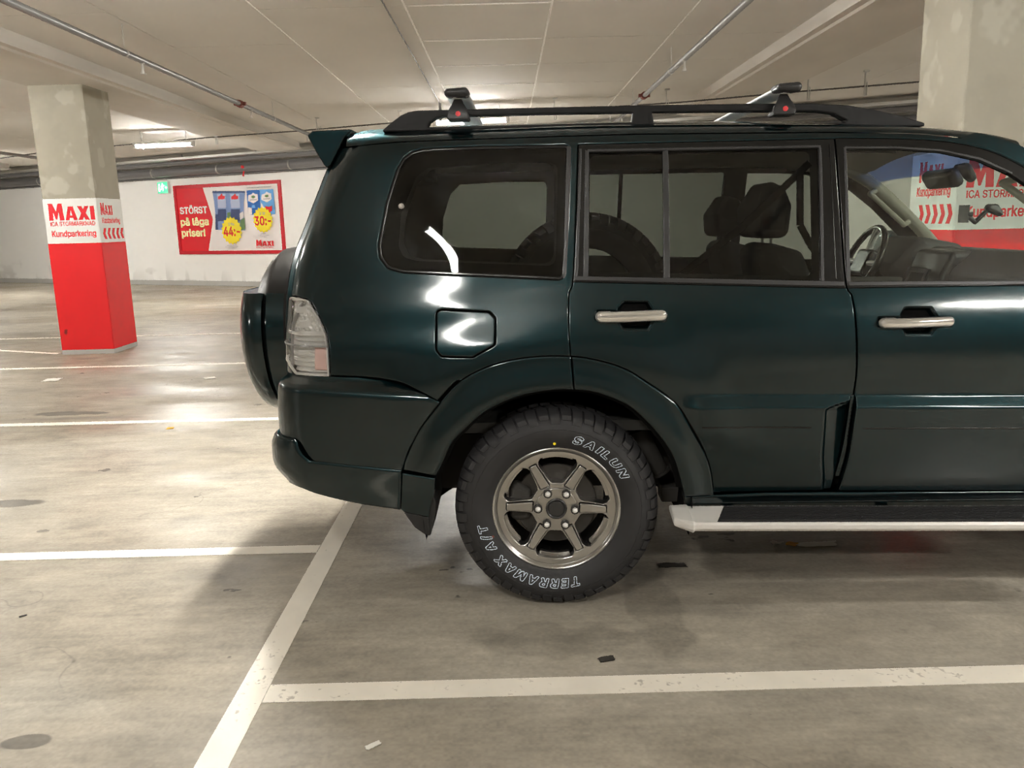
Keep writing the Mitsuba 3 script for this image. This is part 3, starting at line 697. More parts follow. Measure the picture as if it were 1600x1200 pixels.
# ---- doors
def door(name, whole, win, glasspx, mat_glass):
    k = CAR+'__'+name
    painted = whole.difference(sbox(-1, 0, 4, 3).intersection(Polygon([(-1, belt(-1)-.012), (.04, belt(.04)-.012), (1.0, belt(1.0)-.012), (1.64, belt(1.64)-.012), (3, belt(2.2)-.012), (3, 3), (-1, 3)])))
    upper = whole.difference(painted.buffer(.0005)).difference(win)
    return painted, upper
def bothput(name, m, mat, smooth=False, label=None):
    """a piece on both sides of the car; the left side's pieces hang under name with the next number"""
    head, _, tail_ = name.partition('__')
    k1 = put(CAR+'__'+name, xf(m, RC), mat, smooth)
    k2 = put(CAR+'__'+head+'_001'+('__'+tail_ if tail_ else ''), xf(mirror(m, WID), RC), mat, smooth)
    if label: tag(k1, label); tag(k2, label)
SD = S_side()
def handle_set(name, bar, recess, painted):
    rc = Polygon(trace(recess)); rc = rounded(rc, .006)
    bar_xz = trace(bar); b = rounded(Polygon(bar_xz), .008)
    hole = unary_union([rc, b.buffer(.003)])
    def Sre(u, v):
        pts = shapely.points(u, v); d = np.array([hole.exterior.distance(p) for p in pts]); ins = shapely.contains_xy(hole, u, v)
        return np.stack([u, side_y(u, v)+np.where(ins, .006+.030*sst(0, .022, d), .006), v], -1)
    bothput(name+'__handle_recess', panel(hole.buffer(.002), Sre, .005, 0, 0, 0), 'm_paint')
    x0, z0, x1, z1 = b.bounds
    L = x1-x0; zc = (z0+z1)/2; hgt = (z1-z0)/2
    # bar: a bowed rounded rod
    items = []
    segs = []
    xs = np.linspace(x0+hgt, x1-hgt, 9)
    for i, x in enumerate(xs):
        t = (x-x0)/L*2-1; segs.append(((x, side_y(np.array(x), np.array(zc))-.016-.010*(1-t*t), zc+.001*math.sin(3*t)), np.array([hgt, .0135, hgt])))
    m = cat_([hull([segs[i], segs[i+1]]) for i in range(8)])
    bothput(name+'__handle', m, 'm_chrome', 40, 'chrome pull handle')
    put_ = hull([((x0+.015, side_y(x0, zc)-.012, zc), np.array([.018, .013, hgt*1.02])), ((x0+.05, side_y(x0, zc)-.020, zc), np.array([.004, .010, hgt*1.05]))])
    bothput(name+'__handle_cap', put_, 'm_chrome', 40)
    return painted.difference(hole)
# rear door
p_r, u_r = door('rear_door', rear_door_all, WRD, None, None)
p_r = handle_set('rear_door', [(931, 485.5), (1041, 488), (1041, 501), (931, 500.5)], [(963.5, 482), (974, 470), (1013, 470), (1023, 486), (1023, 501), (1013, 516.5), (974, 516), (963, 501)], p_r)
p_r = p_r.difference(arch_hole.buffer(.002))
SDH = lambda u, v: np.stack([u, side_y(u, v, 1.0, 1.0), v], -1)
bothput('rear_door__skin', panel(p_r, SDH, .007, .004, .003, .022), 'm_paint')
bothput('rear_door__window_frame', panel(u_r.difference(sbox(-1, 0, .95, 1.0)), SD, .012, .003, .002, .02), 'm_gloss_black')
# front door
p_f, u_f = door('front_door', front_door_all, WFD, None, None)
p_f = handle_set('front_door', [(1372, 496), (1487, 496.5), (1487, 509.5), (1372, 509.5)], [(1407, 492), (1414, 479.5), (1456, 479.5), (1467, 496), (1465, 511), (1456, 524), (1416, 524), (1409, 512)], p_f)
bothput('front_door__skin', panel(p_f, SD, .012, .004, .003, .022), 'm_paint')
bothput('front_door__window_frame', panel(u_f, SD, .012, .003, .002, .02), 'm_gloss_black')
# window glass, seals, belt mouldings, dividers
inset = lambda o: (lambda u, v: np.stack([u, side_y(u, v, 0)+o, v], -1))
def strip_px(name, px, mat, off=-.004, h=.01, d=.014, bev=.002):
    bothput(name, panel(Polygon(trace(px)), inset(off), h, bev, bev*.7, d), mat)
bothput('quarter_window', panel(WQ.buffer(.001), inset(.007), .03, 0, 0, 0), 'm_glass_tint', label='privacy tinted side glass behind the rear door')
bothput('quarter_window_seal', panel(WQ.buffer(.003).difference(WQ.buffer(-.007)), inset(.003), .012, .003, .0025, .012), 'm_gloss_black')
lq = trace([(627, 322)])[0]; ly = float(side_y(lq[0], lq[1], 0))
bothput('quarter_window__latch', cat_([cyl((lq[0], ly-.006, lq[1]), (lq[0], ly+.012, lq[1]), .010, 18), trimesh.creation.icosphere(2, .008).apply_translation((lq[0], ly-.006, lq[1]))]), 'm_chrome', 40, 'small chrome latch bolt')
# ceramic border of the quarter glass
inq = rounded(Polygon(trace([(872, 254), (760, 256), (668, 262), (650, 276), (626, 335), (622, 385), (630, 402), (650, 408), (868, 416)])), .03)
bothput('quarter_window_border', panel(WQ.buffer(-.004).difference(inq), inset(.0085), .03, 0, 0, 0), 'm_dark')
bothput('rear_door__window_pane', panel(WRD.buffer(.003), inset(.010), .03, 0, 0, 0), 'm_glass_tint', label='privacy tinted door glass')
bothput('front_door__window_pane', panel(WFD.buffer(.003), inset(.010), .03, 0, 0, 0), 'm_glass_clear')
strip_px('rear_door__window_divider', [(1035.5, 233), (1044, 233), (1047, 435), (1037, 435)], 'm_seal', .0)
strip_px('rear_door__window_seal', [(914, 234), (920, 236), (919, 432), (911, 432)], 'm_seal', -.003)
strip_px('rear_door__window_seal', [(1279, 229), (1283, 229), (1288, 440), (1283.5, 440)], 'm_seal', -.003)
strip_px('rear_door__window_seal', [(918, 233), (1282, 226.5), (1282, 230), (918, 237)], 'm_seal', -.003)
strip_px('front_door__window_seal', [(1318, 230), (1322, 230), (1329, 440), (1323.5, 440)], 'm_seal', -.003)
strip_px('front_door__window_seal', [(1320, 228.5), (1400, 228.5), (1470, 233), (1532, 246), (1582, 269), (1581, 272), (1530, 249.5), (1470, 236), (1400, 231.5), (1320, 231.5)], 'm_seal', -.003)
strip_px('rear_door__belt_moulding', [(899, 431), (1284, 438.5), (1318, 439.5), (1319, 446), (1284, 446), (896.5, 437.5)], 'm_seal', -.006, d=.02, bev=.003)
strip_px('front_door__belt_moulding', [(1324, 439.5), (1600, 438), (1800, 438), (1800, 443), (1600, 443.5), (1326, 446)], 'm_seal', -.006, d=.02, bev=.003)
strip_px('quarter_pillar_trim', [(885.5, 228), (892.5, 228), (887, 435), (879.5, 435)], 'm_seal', .0005)
strip_px('rear_door__pillar_trim', [(905.5, 232), (909, 232), (903, 432), (898.5, 432)], 'm_seal', -.002)
strip_px('rear_door__pillar_trim', [(1295, 225), (1303, 225), (1316, 437), (1306, 437)], 'm_gloss_black', -.004)
strip_px('rear_door__trim_strip', [(1097, 667), (1268, 667), (1268, 669.5), (1097, 669.5)], 'm_gloss_black', -.0235, .008, .012, .001)
strip_px('front_door__trim_strip', [(1348, 668), (1600, 668), (1680, 667.5), (1680, 670.5), (1600, 671), (1348, 670.5)], 'm_gloss_black', -.0235, .008, .012, .001)

# ---- wheel arch flares (a proud band between two arcs)
band = Polygon(np.vstack([arc_o, arc_i[::-1]])).buffer(0)
lin_o, lin_i = LineString(arc_o), LineString(arc_i)
def flare_fn(u, v):
    pts = shapely.points(u, v); do = shapely.distance(pts, lin_o); di = shapely.distance(pts, lin_i); t = do/(do+di+1e-9)
    base = np.minimum(side_y(u, v, 0.0), .06)
    tail_ = sst(-.25, -.62, u)*.02
    return np.stack([u, .016+tail_-.012*sst(0, .9, t)+.10*np.clip(t-.93, 0, 1)**1.0*.3+.0*base, v], -1)
split = Polygon(np.vstack([gq[-20:], [[gq[-1][0]+.006, .3]], [[-2, .3]], [[-2, gq[-20][1]]]])).buffer(0)
bothput('wheel_arch_flare', panel(band.intersection(split).buffer(-.0015), flare_fn, .012, .007, .006, .05), 'm_paint')
bothput('rear_door__flare', panel(band.difference(split.buffer(.002)).buffer(-.0015), flare_fn, .012, .007, .006, .05), 'm_paint')
# dark wheel housing
hub3 = np.array([HUB[0], 0, HUB[1]])
def well(cx, name='wheel_housing'):
    ang = np.linspace(math.radians(-12), math.radians(192), 40); v, f = [], []
    for y in (.03, .30, .52):
        for a in ang: v.append((cx+.505*math.cos(a), y, .40+.535*math.sin(a)))
    n = len(ang)
    for j in range(2):
        for i in range(n-1): f += [(j*n+i, j*n+i+1, (j+1)*n+i+1), (j*n+i, (j+1)*n+i+1, (j+1)*n+i)]
    v.append((cx, .52, .62)); c = len(v)-1
    f += [(2*n+i, 2*n+i+1, c) for i in range(n-1)]
    return trimesh.Trimesh(v, f, process=False)
bothput('wheel_housing', well(HUB[0]), 'm_dark', 40)

# ---- rear bumper
BR = .15
_bz = trace([(434, 588), (432, 600), (431, 611), (431, 643), (434, 675), (436, 705), (440, 740)], Y=.19); _bo = np.argsort(_bz[:, 1])
_bs = CubicSpline(np.linspace(.3, 1.0, 200), gaussian_filter1d(np.interp(np.linspace(.3, 1.0, 200), _bz[_bo, 1], _bz[_bo, 0]), 4, mode='nearest'))
xbump = lambda z: _bs(np.clip(z, .3, 1.0))
crease = trace([(447, 611), (501, 616), (602, 622.5), (677, 626)], lambda x, z: .03+ytaper(x)*.6)
def zcrease(x): return np.interp(x, crease[:, 0], crease[:, 1])
def bump_y(x, z):
    zc = zcrease(x); t = np.clip(-.45-x, 0, None)
    return .018+.05*(t/.55)**2+.055*sst(0, .075, z-zc)*1.0+.010*sst(.62, .44, z)**1.5
xbq = lambda z: xbump(z)+.05*sst(0, .07, z-.865)
bw_px = [(436, 588), (464, 587), (515, 588), (560, 589.5), (600, 593.5), (631, 600), (662, 615), (687, 629), (655, 671), (637.5, 704), (626.5, 738), (625, 796), (569, 788), (512, 777), (462, 765), (440, 757)]
bxz = trace(bw_px, bump_y)
bu = to_u(bxz, xr=xbq, r=BR); bu[0, 0] = -.62; bu[-1, 0] = -.62; bu[-1, 1] -= .0; bu[0, 1] = bu[1, 1]
stepl = trace([(445, 688), (464, 688), (469, 692), (482, 712.5), (492, 722), (625, 736.5)], bump_y)
su = to_u(stepl, xr=xbq, r=BR); lower_cut = Polygon(np.vstack([[[-.9, su[0][1]]], su, [[2, su[-1][1]], [2, 0], [-.9, 0]]])).buffer(0)
ball = Polygon(bu).buffer(0)
bothput('rear_bumper', panel(ball.difference(lower_cut), S_wrap(xbq, bump_y, BR), .014, .004, .003, .05), 'm_paint')
xbl = lambda z: xbump(z)-.012
xlip = lambda z: xbq(z)-.014-.02*sst(.70, .62, z)+.06*sst(.58, .45, z)
_sl = S_wrap(xlip, lambda x, z: bump_y(x, z)-.011, BR)
S_lip = lambda u, v: _sl(u+(xbq(v)-xlip(v))*sst(.16, .42, u), v)
bothput('rear_bumper__lower_lip', panel(ball.intersection(lower_cut.buffer(.006)), S_lip, .014, .010, .009, .05), 'm_paint')
# flare tail below the bumper line and the mud flap
tailp = Polygon(trace([(627.5, 739), (680, 747.5), (677.5, 777), (672, 796), (669.5, 809), (631, 801), (626, 796)], lambda x, z: .03+0*x))
bothput('wheel_arch_tail', panel(tailp.buffer(-.001), lambda u, v: np.stack([u, .026+.05*np.clip(.62-v, 0, 1)**1.4*.4+0*u, v], -1), .012, .006, .005, .05), 'm_paint')
fm = Polygon(trace([(631, 801.5), (669.5, 809.5), (671, 838), (664, 836), (648, 825)], lambda x, z: .03+0*x))
bothput('mud_flap', panel(rounded(fm, .002), lambda u, v: np.stack([u, .030+.05*np.clip(.62-v, 0, 1)**1.4*.4, v], -1), .01, .003, .003, .012), 'm_mudflap')
fs = Polygon(trace([(670, 809), (672, 796), (677.5, 776), (681, 785), (680, 803), (672, 838)], lambda x, z: .05+0*x))
fs = xf(extrude(fs, .22), np.array([[1, 0, 0], [0, 0, 1], [0, 1, 0.]]), (0, .045, 0)); fs.invert(); bothput('mud_flap__sheet', fs, 'm_mudflap')
# ---- tail light
tl_in = tail_poly.buffer(-.003)
bothput('tail_light__lens', panel(tl_in, S_wrap(off=-.006), .012, .004, .003, 0), 'm_lens')
def Sref(u, v):
    p = S_wrap(off=.020)(u, v); w = (.006*np.sin((v)*2*math.pi/.019)*(v < 1.055)+.006*np.sin(u*2*math.pi/.022)*np.sin(v*2*math.pi/.03)*(v > 1.075))*sst(.06, .09, u); p[:, 1] += w; p[:, 0] += w*.5; return p
bothput('tail_light__reflector', panel(tl_in.buffer(-.003), Sref, .005, 0, 0, .0), 'm_lens_back')
b = tail_poly.bounds
for (za, zb) in ((b[1]+.004, b[1]+.012), (1.060, 1.072), (b[3]-.018, b[3]-.010)):
    g = tl_in.intersection(sbox(.03, za, .5, zb))
    if not g.is_empty: bothput('tail_light__rib', panel(g, S_wrap(off=.004), .01, .002, .002, .014), 'm_lens_back')
for (ua, ub, za, zb) in ((.15, .20, .985, 1.005), (.15, .20, 1.085, 1.115), (.13, .17, 1.14, 1.165)):
    c = S_wrap(off=.010)(np.array([(ua+ub)/2]), np.array([(za+zb)/2]))[0]
    bothput('tail_light__bulb_housing', rbox(c+np.array([0, .006, 0]), (.045, .012, zb-za), .005), 'm_lens_back', 30)
g = tl_in.intersection(sbox(.215, b[1]+.02, .30, 1.03))
if not g.is_empty: bothput('tail_light__side_reflector', panel(g.buffer(-.006), S_wrap(off=.012), .01, .002, .002, .008), 'm_lens_red')

g = tl_in.intersection(sbox(.0, 1.020, .5, 1.027)); bothput('tail_light__divider', panel(g, S_wrap(off=-.009), .01, .002, .002, .01), 'm_lens_dark')
g = tl_in.intersection(Polygon([(.095, .90), (.101, .90), (.101, 1.10), (.16, 1.19), (.152, 1.19), (.095, 1.10)])); bothput('tail_light__divider', panel(g, S_wrap(off=.004), .01, .001, .001, .01), 'm_lens_dark')
g = tl_in.difference(tl_in.buffer(-.005)); bothput('tail_light__rim', panel(g, S_wrap(off=-.004), .01, .0015, .001, .01), 'm_lens_back')
# ---- roof
_rt = trace([(556, 203), (600, 201.5), (700, 197), (850, 192.5), (1000, 190), (1150, 189.5), (1290, 190.5), (1400, 195), (1470, 200.5), (1530, 208), (1570, 218), (1600, 231)], Y=.34)
_rtx = CubicSpline(_rt[:, 0], gaussian_filter1d(_rt[:, 1], .8, mode='nearest'))
def zroof(x): return np.where(x < _rt[0, 0], _rtx(_rt[0, 0])-.35*(np.clip(_rt[0, 0]-x, 0, 1))**1.3, _rtx(np.clip(x, _rt[0, 0], _rt[-1, 0]))-.55*np.clip(x-_rt[-1, 0], 0, 1))
def S_roof(u, t):
    """t from 0 at the side edge to 1 at the centre line"""
    z0 = zt(u); y0 = side_y(u, z0, 0.0); z1 = zroof(u)
    w = np.clip(t/.22, 0, 1); b_ = np.clip((t-.22)/.78, 0, 1)
    dy = (side_y(u, z0, 0.0)-side_y(u, z0-.01, 0.0))/.01
    yc, zc_ = y0+dy*(z1-z0)*.9, z0+(z1-z0)*.9; y2 = y0+.165
    y = (1-w)**2*y0+2*w*(1-w)*yc+w*w*y2+b_*(.9375-y2); z = (1-w)**2*z0+2*w*(1-w)*zc_+w*w*z1+.052*(1-(1-b_)**2)
    return np.stack([u, y, z], -1)
rp = Polygon([(-.70, 0), (1.52, 0), (1.60, .3), (1.64, 1.0), (-.78, 1.0), (-.76, .3)])
uu = np.linspace(-.795, 1.66, 92); tt = np.r_[np.linspace(0, .22, 12), np.linspace(.22, 1, 14)[1:]]
U_, T_ = np.meshgrid(uu, tt); pts = S_roof(U_.ravel(), T_.ravel())
n = len(uu); ff = []
for j in range(len(tt)-1):
    for i in range(n-1): a = j*n+i; ff += [(a, a+1, a+n+1), (a, a+n+1, a+n)]
rm = trimesh.Trimesh(pts, ff, process=False); full = cat_([rm, mirror(rm, WID)]); full.merge_vertices()
carput('roof', full, 'm_paint', True)
carput('roof__rear_header', hull([q for y_ in (0, 1) for q in [((-.64, abs(y_*WID-.335), 1.757), .035), ((-.735, abs(y_*WID-.375), 1.752), .035), ((-.70, abs(y_*WID-.385), 1.69), .03), ((-.62, abs(y_*WID-.32), 1.69), .03)]]+[((-.64, .9375, 1.80), .035), ((-.73, .9375, 1.785), .03)]), 'm_paint', 50)
hl = full.copy(); hl.apply_translation((0, 0, -.05)); v = np.array(hl.vertices); v[:, 1] = .9375+(v[:, 1]-.9375)*.93; hl = trimesh.Trimesh(v, hl.faces[:, ::-1])
carput('headliner', hl, 'm_headliner', True)
# ---- roof rails
RY = .335
def tr(pts): return trace(pts, Y=RY)
outer = [(598, 203), (612, 191), (625, 181), (638, 175), (652, 172.5), (720, 171), (860, 167.5), (1000, 164.5), (1150, 162), (1270, 161.5), (1322, 164), (1365, 171), (1405, 180), (1445, 192), (1445, 197), (1000, 196), (598, 206)]
hole1 = [(668, 199), (671, 191), (681, 184), (694, 181.5), (860, 177.5), (990, 175.5), (987, 191), (860, 194)]
hole2 = [(1022, 192), (1019, 175), (1150, 173.5), (1280, 173.5), (1303, 177), (1324, 188), (1320, 191.5)]
rail = Polygon(tr(outer), [smooth_poly(tr(hole1), n=1), tr(hole2)]).buffer(0)
rail = rounded(rail, .004)
rp_ = panel(rail, lambda u, v: np.stack([u, RY+0*u, v], -1), .02, .005, .004, .045)
bothput('roof_rail', rp_, 'm_rail')
bk = extrude(rail, .002); bk = xf(bk, np.array([[1, 0, 0], [0, 0, 1], [0, 1, 0.]]), (0, RY+.046, 0)); bothput('roof_rail__back', bk, 'm_rail')
# ---- roof bars
def roof_bar(pxc, name, pys):
    c = P(pxc+2, 175, RY-.05); xc = c[0]; k = CAR+'__'+name
    dy_ = 0 if pxc < 900 else -8
    zt_ = P(pxc, 138+dy_, RY-.06)[1]; zb = P(pxc, 187+dy_, RY-.048)[1]; zcap = P(pxc, 147+dy_, RY-.07)[1]
    # aluminium wing bar across the roof
    prof = Polygon([(.045*math.cos(a), .013*math.sin(a)) for a in np.linspace(0, 2*math.pi, 28)[:-1]])
    L = WID-2*RY+.16
    m = extrude(prof, L); m = xf(m, np.array([[1, 0, 0], [0, 0, 1], [0, 1, 0.]]), (xc, RY-.08, zcap+.002)); m.invert()
    k = key_of(k); put(k+'__bar', xf(m, RC), 'm_alu', 40)
    for side in (0, 1):
        def pp(nm, m, mat, s=35, lab=None):
            m2 = mirror(m, WID) if side else m; kk = put(k+'__'+nm, xf(m2, RC), mat, s)
            if lab: tag(kk, lab)
        pp('end_cap', cat_([hull([((xc-.030, RY-.085, zcap+.004), np.array([.014, .012, .014])), ((xc+.030, RY-.085, zcap+.004), np.array([.016, .012, .017])), ((xc-.028, RY-.02, zcap+.006), np.array([.018, .03, .015])), ((xc+.028, RY-.02, zcap+.006), np.array([.018, .03, .015])), ((xc, RY-.04, zt_-.004), np.array([.026, .03, .006]))])]), 'm_trim')
        w = .033
        sh = Polygon([(xc-.014, zcap-.008), (xc+.014, zcap-.008), (xc+.024, zcap-.030), (xc+.036, (zcap+zb)/2-.006), (xc+.042, zb+.014), (xc+.038, zb), (xc-.038, zb), (xc-.042, zb+.014), (xc-.036, (zcap+zb)/2-.006), (xc-.024, zcap-.030)])
        sh = rounded(sh, .004)
        pp('foot', panel(sh, lambda u, v: np.stack([u, RY-.048+.03*np.clip((v-zb)/(zcap-zb), 0, 1)**2, v], -1), .006, .006, .005, .075), 'm_trim', False)
        pp('lock', cyl((xc+.001, RY-.049, zb+.021), (xc+.001, RY-.030, zb+.021), .0095, 20), 'm_lock_red', 35, 'small round red lock cover')
roof_bar(713, 'roof_bar', None)
roof_bar(1225, 'roof_bar', None)

# ---- tailgate, rear glass, spoiler, spare wheel
def S_rear(off=0.0):
    def f(u, v):
        yy = .9375-np.abs(u-.9375); e = np.clip((.9375-.30)-np.abs(u-.9375), 0, None)
        return np.stack([xrear(v)-.03*(1-((u-.9375)/.75)**2)+off, u, v], -1)
    return f
def S_rear_out(off=0.0):
    g = S_rear(off); return lambda u, v: g(WID-u, v)
gate = Polygon([(.30, .86), (WID-.30, .86), (WID-.30, 1.2), (WID-.42, 1.74), (.42, 1.74), (.30, 1.2)])
gwin = rounded(Polygon([(.40, 1.25), (WID-.40, 1.25), (WID-.50, 1.66), (.50, 1.66)]), .04)
carput('tailgate', panel(gate.difference(gwin), S_rear_out(-.004), .03, .005, .004, .02), 'm_paint')
carput('tailgate__window_pane', panel(gwin, S_rear_out(.004), .04, 0, 0, 0), 'm_glass_tint')
carput('tailgate__handle', rbox((xrear(1.0)-.045, 1.45, 1.0), (.03, .16, .05), .01), 'm_chrome', 30)
sp = smooth_poly(trace([(484, 213), (492, 206), (553, 203.5), (541, 217), (520, 259), (514, 263), (510, 259), (497, 238)], Y=.40), n=1)
spo = rounded(Polygon(sp), .004)
m = panel(spo, lambda u, v: np.stack([u, .36+0*u, v], -1), .015, .006, .006, .30)
m2 = mirror(m, WID)
carput('spoiler', m, 'm_paint'); 
wing = Polygon(trace([(484, 213), (492, 206), (553, 203.5), (548, 214), (500, 219)], Y=.40))
mm = xf(extrude(rounded(wing, .003), WID-.74), np.array([[1, 0, 0], [0, 0, 1], [0, 1, 0.]]), (0, .37, 0)); mm.invert()
carput('spoiler__wing', mm, 'm_paint', 30); carput('spoiler__end', m2, 'm_paint')
_t, _b = P(423, 386, .95)[1], P(430, 638, .95)[1]; SPZ, SPR = (_t+_b)/2, (_t-_b)/2
AX = np.array([[0, 0, 1.0], [1, 0, 0], [0, 1, 0]])     # lathe axis z -> car x
def lathe_x(prof, sec=80):
    m = revolve(prof, sec); return m
SY = .95
SXA, SXB = P(411, 520, .60)[0], P(416.5, 520, .60)[0]
def xl(m): return xf(m, AX, (0, SY, SPZ))
ux = [np.array([P(px, py, .66)[0], P(px, py, .93)[1]]) for px, py in [(450, 384), (427, 387.5), (415, 391), (402.5, 402.5), (394, 415), (387.5, 427.5), (382.5, 450)]]
prof = [(.05, -1.10), (SPR-.004, -1.10)]+[(max(p[1]-SPZ, .02), p[0]) for p in ux]+[(.05, ux[-1][0]-.008), (0, ux[-1][0]-.008)]
pr_ = smooth_poly(prof[1:-1], closed=False, n=4)
m = xl(lathe_x(np.vstack([[[0, -1.10]], pr_, [[0, ux[-1][0]-.008]]]))); m.fix_normals()
carput('spare_wheel__cover', m, 'm_cover', 35)
lx = [np.array([P(px, py, .66)[0], P(px, py, .93)[1]]) for px, py in [(412, 636), (396, 627.5), (380, 602.5), (372.5, 580), (367.5, 550), (364, 520), (362.5, 496)]]
prof = [(SPR-.012, SXA)]+[(max(SPZ-p[1], .02), p[0]) for p in lx]
sh = np.vstack([smooth_poly(prof, closed=False, n=5), [[0, lx[-1][0]-.002]]])
m = xl(lathe_x(sh))
zcut = P(375, 460, .6)[1]
m = trimesh.intersections.slice_mesh_plane(m, (0, 0, -1), (0, SY, zcut), cap=False); m.fix_normals()
carput('spare_wheel__shell', m, 'm_paint', 40, label='painted lower shell of the spare wheel cover')
cap = trimesh.intersections.slice_mesh_plane(xl(lathe_x(np.vstack([[[0, SXA]], [[SPR-.022, SXA]], smooth_poly([(max(r-.0, .02), x) for r, x in prof[1:]], closed=False, n=4), [[0, lx[-1][0]]]]))), (0, 0, -1), (0, SY, zcut-.002), cap=True)
cap = trimesh.intersections.slice_mesh_plane(cap, (0, 0, 1), (0, SY, zcut-.03), cap=False)
carput('spare_wheel__ledge', cap, 'm_paint', 30)
rg = xl(lathe_x([(.10, -1.02), (SPR-.006, -1.02), (SPR+.003, -1.03), (SPR+.003, SXB+.01), (SPR-.008, SXB), (.10, SXB), (.10, -1.02)]))
rg = trimesh.intersections.slice_mesh_plane(rg, (0, 0, -1), (0, SY, zcut), cap=True); rg.fix_normals()
carput('spare_wheel__carrier', rg, 'm_paint', 35)
carput('spare_wheel__bracket', bx(-1.12, -.95, SY-.14, SY+.14, .85, 1.2), 'm_trim')

# ---- sill, running board
z_s = float(zbot(.8))
sl = Polygon(trace([(1070, 776.5), (1115, 774.5), (1200, 770.5), (1600, 768.5), (1830, 768), (1830, 800), (1600, 800), (1115, 800), (1072, 797)], lambda x, z: .045+0*x))
bothput('sill', panel(sl, lambda u, v: np.stack([u, .045+.5*np.clip(trace([(1200, 776)], Y=.045)[0][1]-v, 0, 1)+0*u, v], -1), .012, .008, .008, .06), 'm_paint')
bothput('floor_pan', cat_([bx(.55, 2.1, .10, .9375, .40, .44), bx(-1.0, -.55, .12, .9375, .55, .59), bx(-.55, .55, .55, .9375, .50, .54), bx(-.95, 2.2, .42, .52, .36, .48)]), 'm_underbody')
yo, yi = -.095, .055
def rb(px, py, Y): return P(px, py, Y)
zt1, zb1, zi = rb(1300, 817.5, yo)[1], rb(1300, 831.5, yo)[1], rb(1300, 790, yi)[1]
x0 = rb(1075, 832, yo)[0]; x1 = 1.98
slope = (rb(1590, 831.5, yo)[1]-rb(1100, 832, yo)[1])/(rb(1590, 831.5, yo)[0]-rb(1100, 832, yo)[0])
SH = np.array([[1, 0, 0], [0, 1, 0], [slope, 0, 1]]); sh0 = np.array([0, 0, -slope*rb(1300, 817, yo)[0]])
sec = [(yo+.012, zb1), (yo, zb1+.012), (yo, zt1-.008), (yo+.008, zt1), (yi, zi), (yi, zb1+.03)]
def yzprism(sec, xa, xb): m = xf(extrude(Polygon(sec), xb-xa), np.array([[0, 0, 1], [1, 0, 0], [0, 1, 0.]]), (xa, 0, 0)); return xf(m, SH, sh0)
bothput('running_board__step', yzprism(sec, x0+.02, x1-.02), 'm_silver', 25)
e1 = hull([((x0+.02+.06*(k == 0)*0, y, z), .006) for k, (y, z) in enumerate(sec)]+[((x0-.035, y_, z_), .008) for y_, z_ in ((yi, zi-.005), (yo+.045, zt1-.02), (yo+.05, zb1+.03), (yi, zb1+.035))]); e1 = xf(e1, SH, sh0)
bothput('running_board__end_cap', e1, 'm_silver', 25)
e2 = xf(hull([((x1-.02, y, z), .006) for (y, z) in sec]+[((x1+.035, y_, z_), .008) for y_, z_ in ((yi, zi-.005), (yo+.045, zt1-.02), (yo+.05, zb1+.03), (yi, zb1+.035))]), SH, sh0)
bothput('running_board__end_cap', e2, 'm_silver', 25)
xa, xb_ = rb(1122, 812, yo)[0], x1-.06
def top_z(y): return zt1+(y-yo-.008)*(zi-zt1)/(yi-yo-.008)
tp_ = [(yo+.010, top_z(yo+.010)+.0015), (yi-.004, top_z(yi-.004)+.0015)]
pad = trimesh.Trimesh([(xa, tp_[0][0], tp_[0][1]), (xb_+.02, tp_[0][0], tp_[0][1]), (xb_-.01, tp_[1][0], tp_[1][1]), (xa+.055, tp_[1][0], tp_[1][1])], [(0, 1, 2), (0, 2, 3)], process=False)
bothput('running_board__tread_pad', xf(pad, SH, sh0), 'm_trim')
for i in range(7):
    y = yo+.020+i*.0175; z = top_z(y)+.002; m = bx(xa+.012+i*.007, xb_-.0+.0, y-.0035, y+.0035, z-.002, z+.0045)
    bothput('running_board__tread_rib', xf(m, SH, sh0), 'm_trim')
for i in range(24):
    x = xa+.32+i*.048
    if x > xb_-.05: break
    m = xf(cat_([bx(x+.028*j*.5, x+.008+.028*j*.5, yo+.018+j*.0175, yo+.036+j*.0175, top_z(yo+.027+j*.0175)-.001, top_z(yo+.027+j*.0175)+.0052) for j in range(6)]), SH, sh0)
    bothput('running_board__tread_bar', m, 'm_trim')
for x in (.62, 1.2, 1.8): bothput('running_board__bracket', xf(bx(x-.02, x+.02, .0, .35, zb1+.01, zb1+.028), SH, sh0), 'm_underbody')

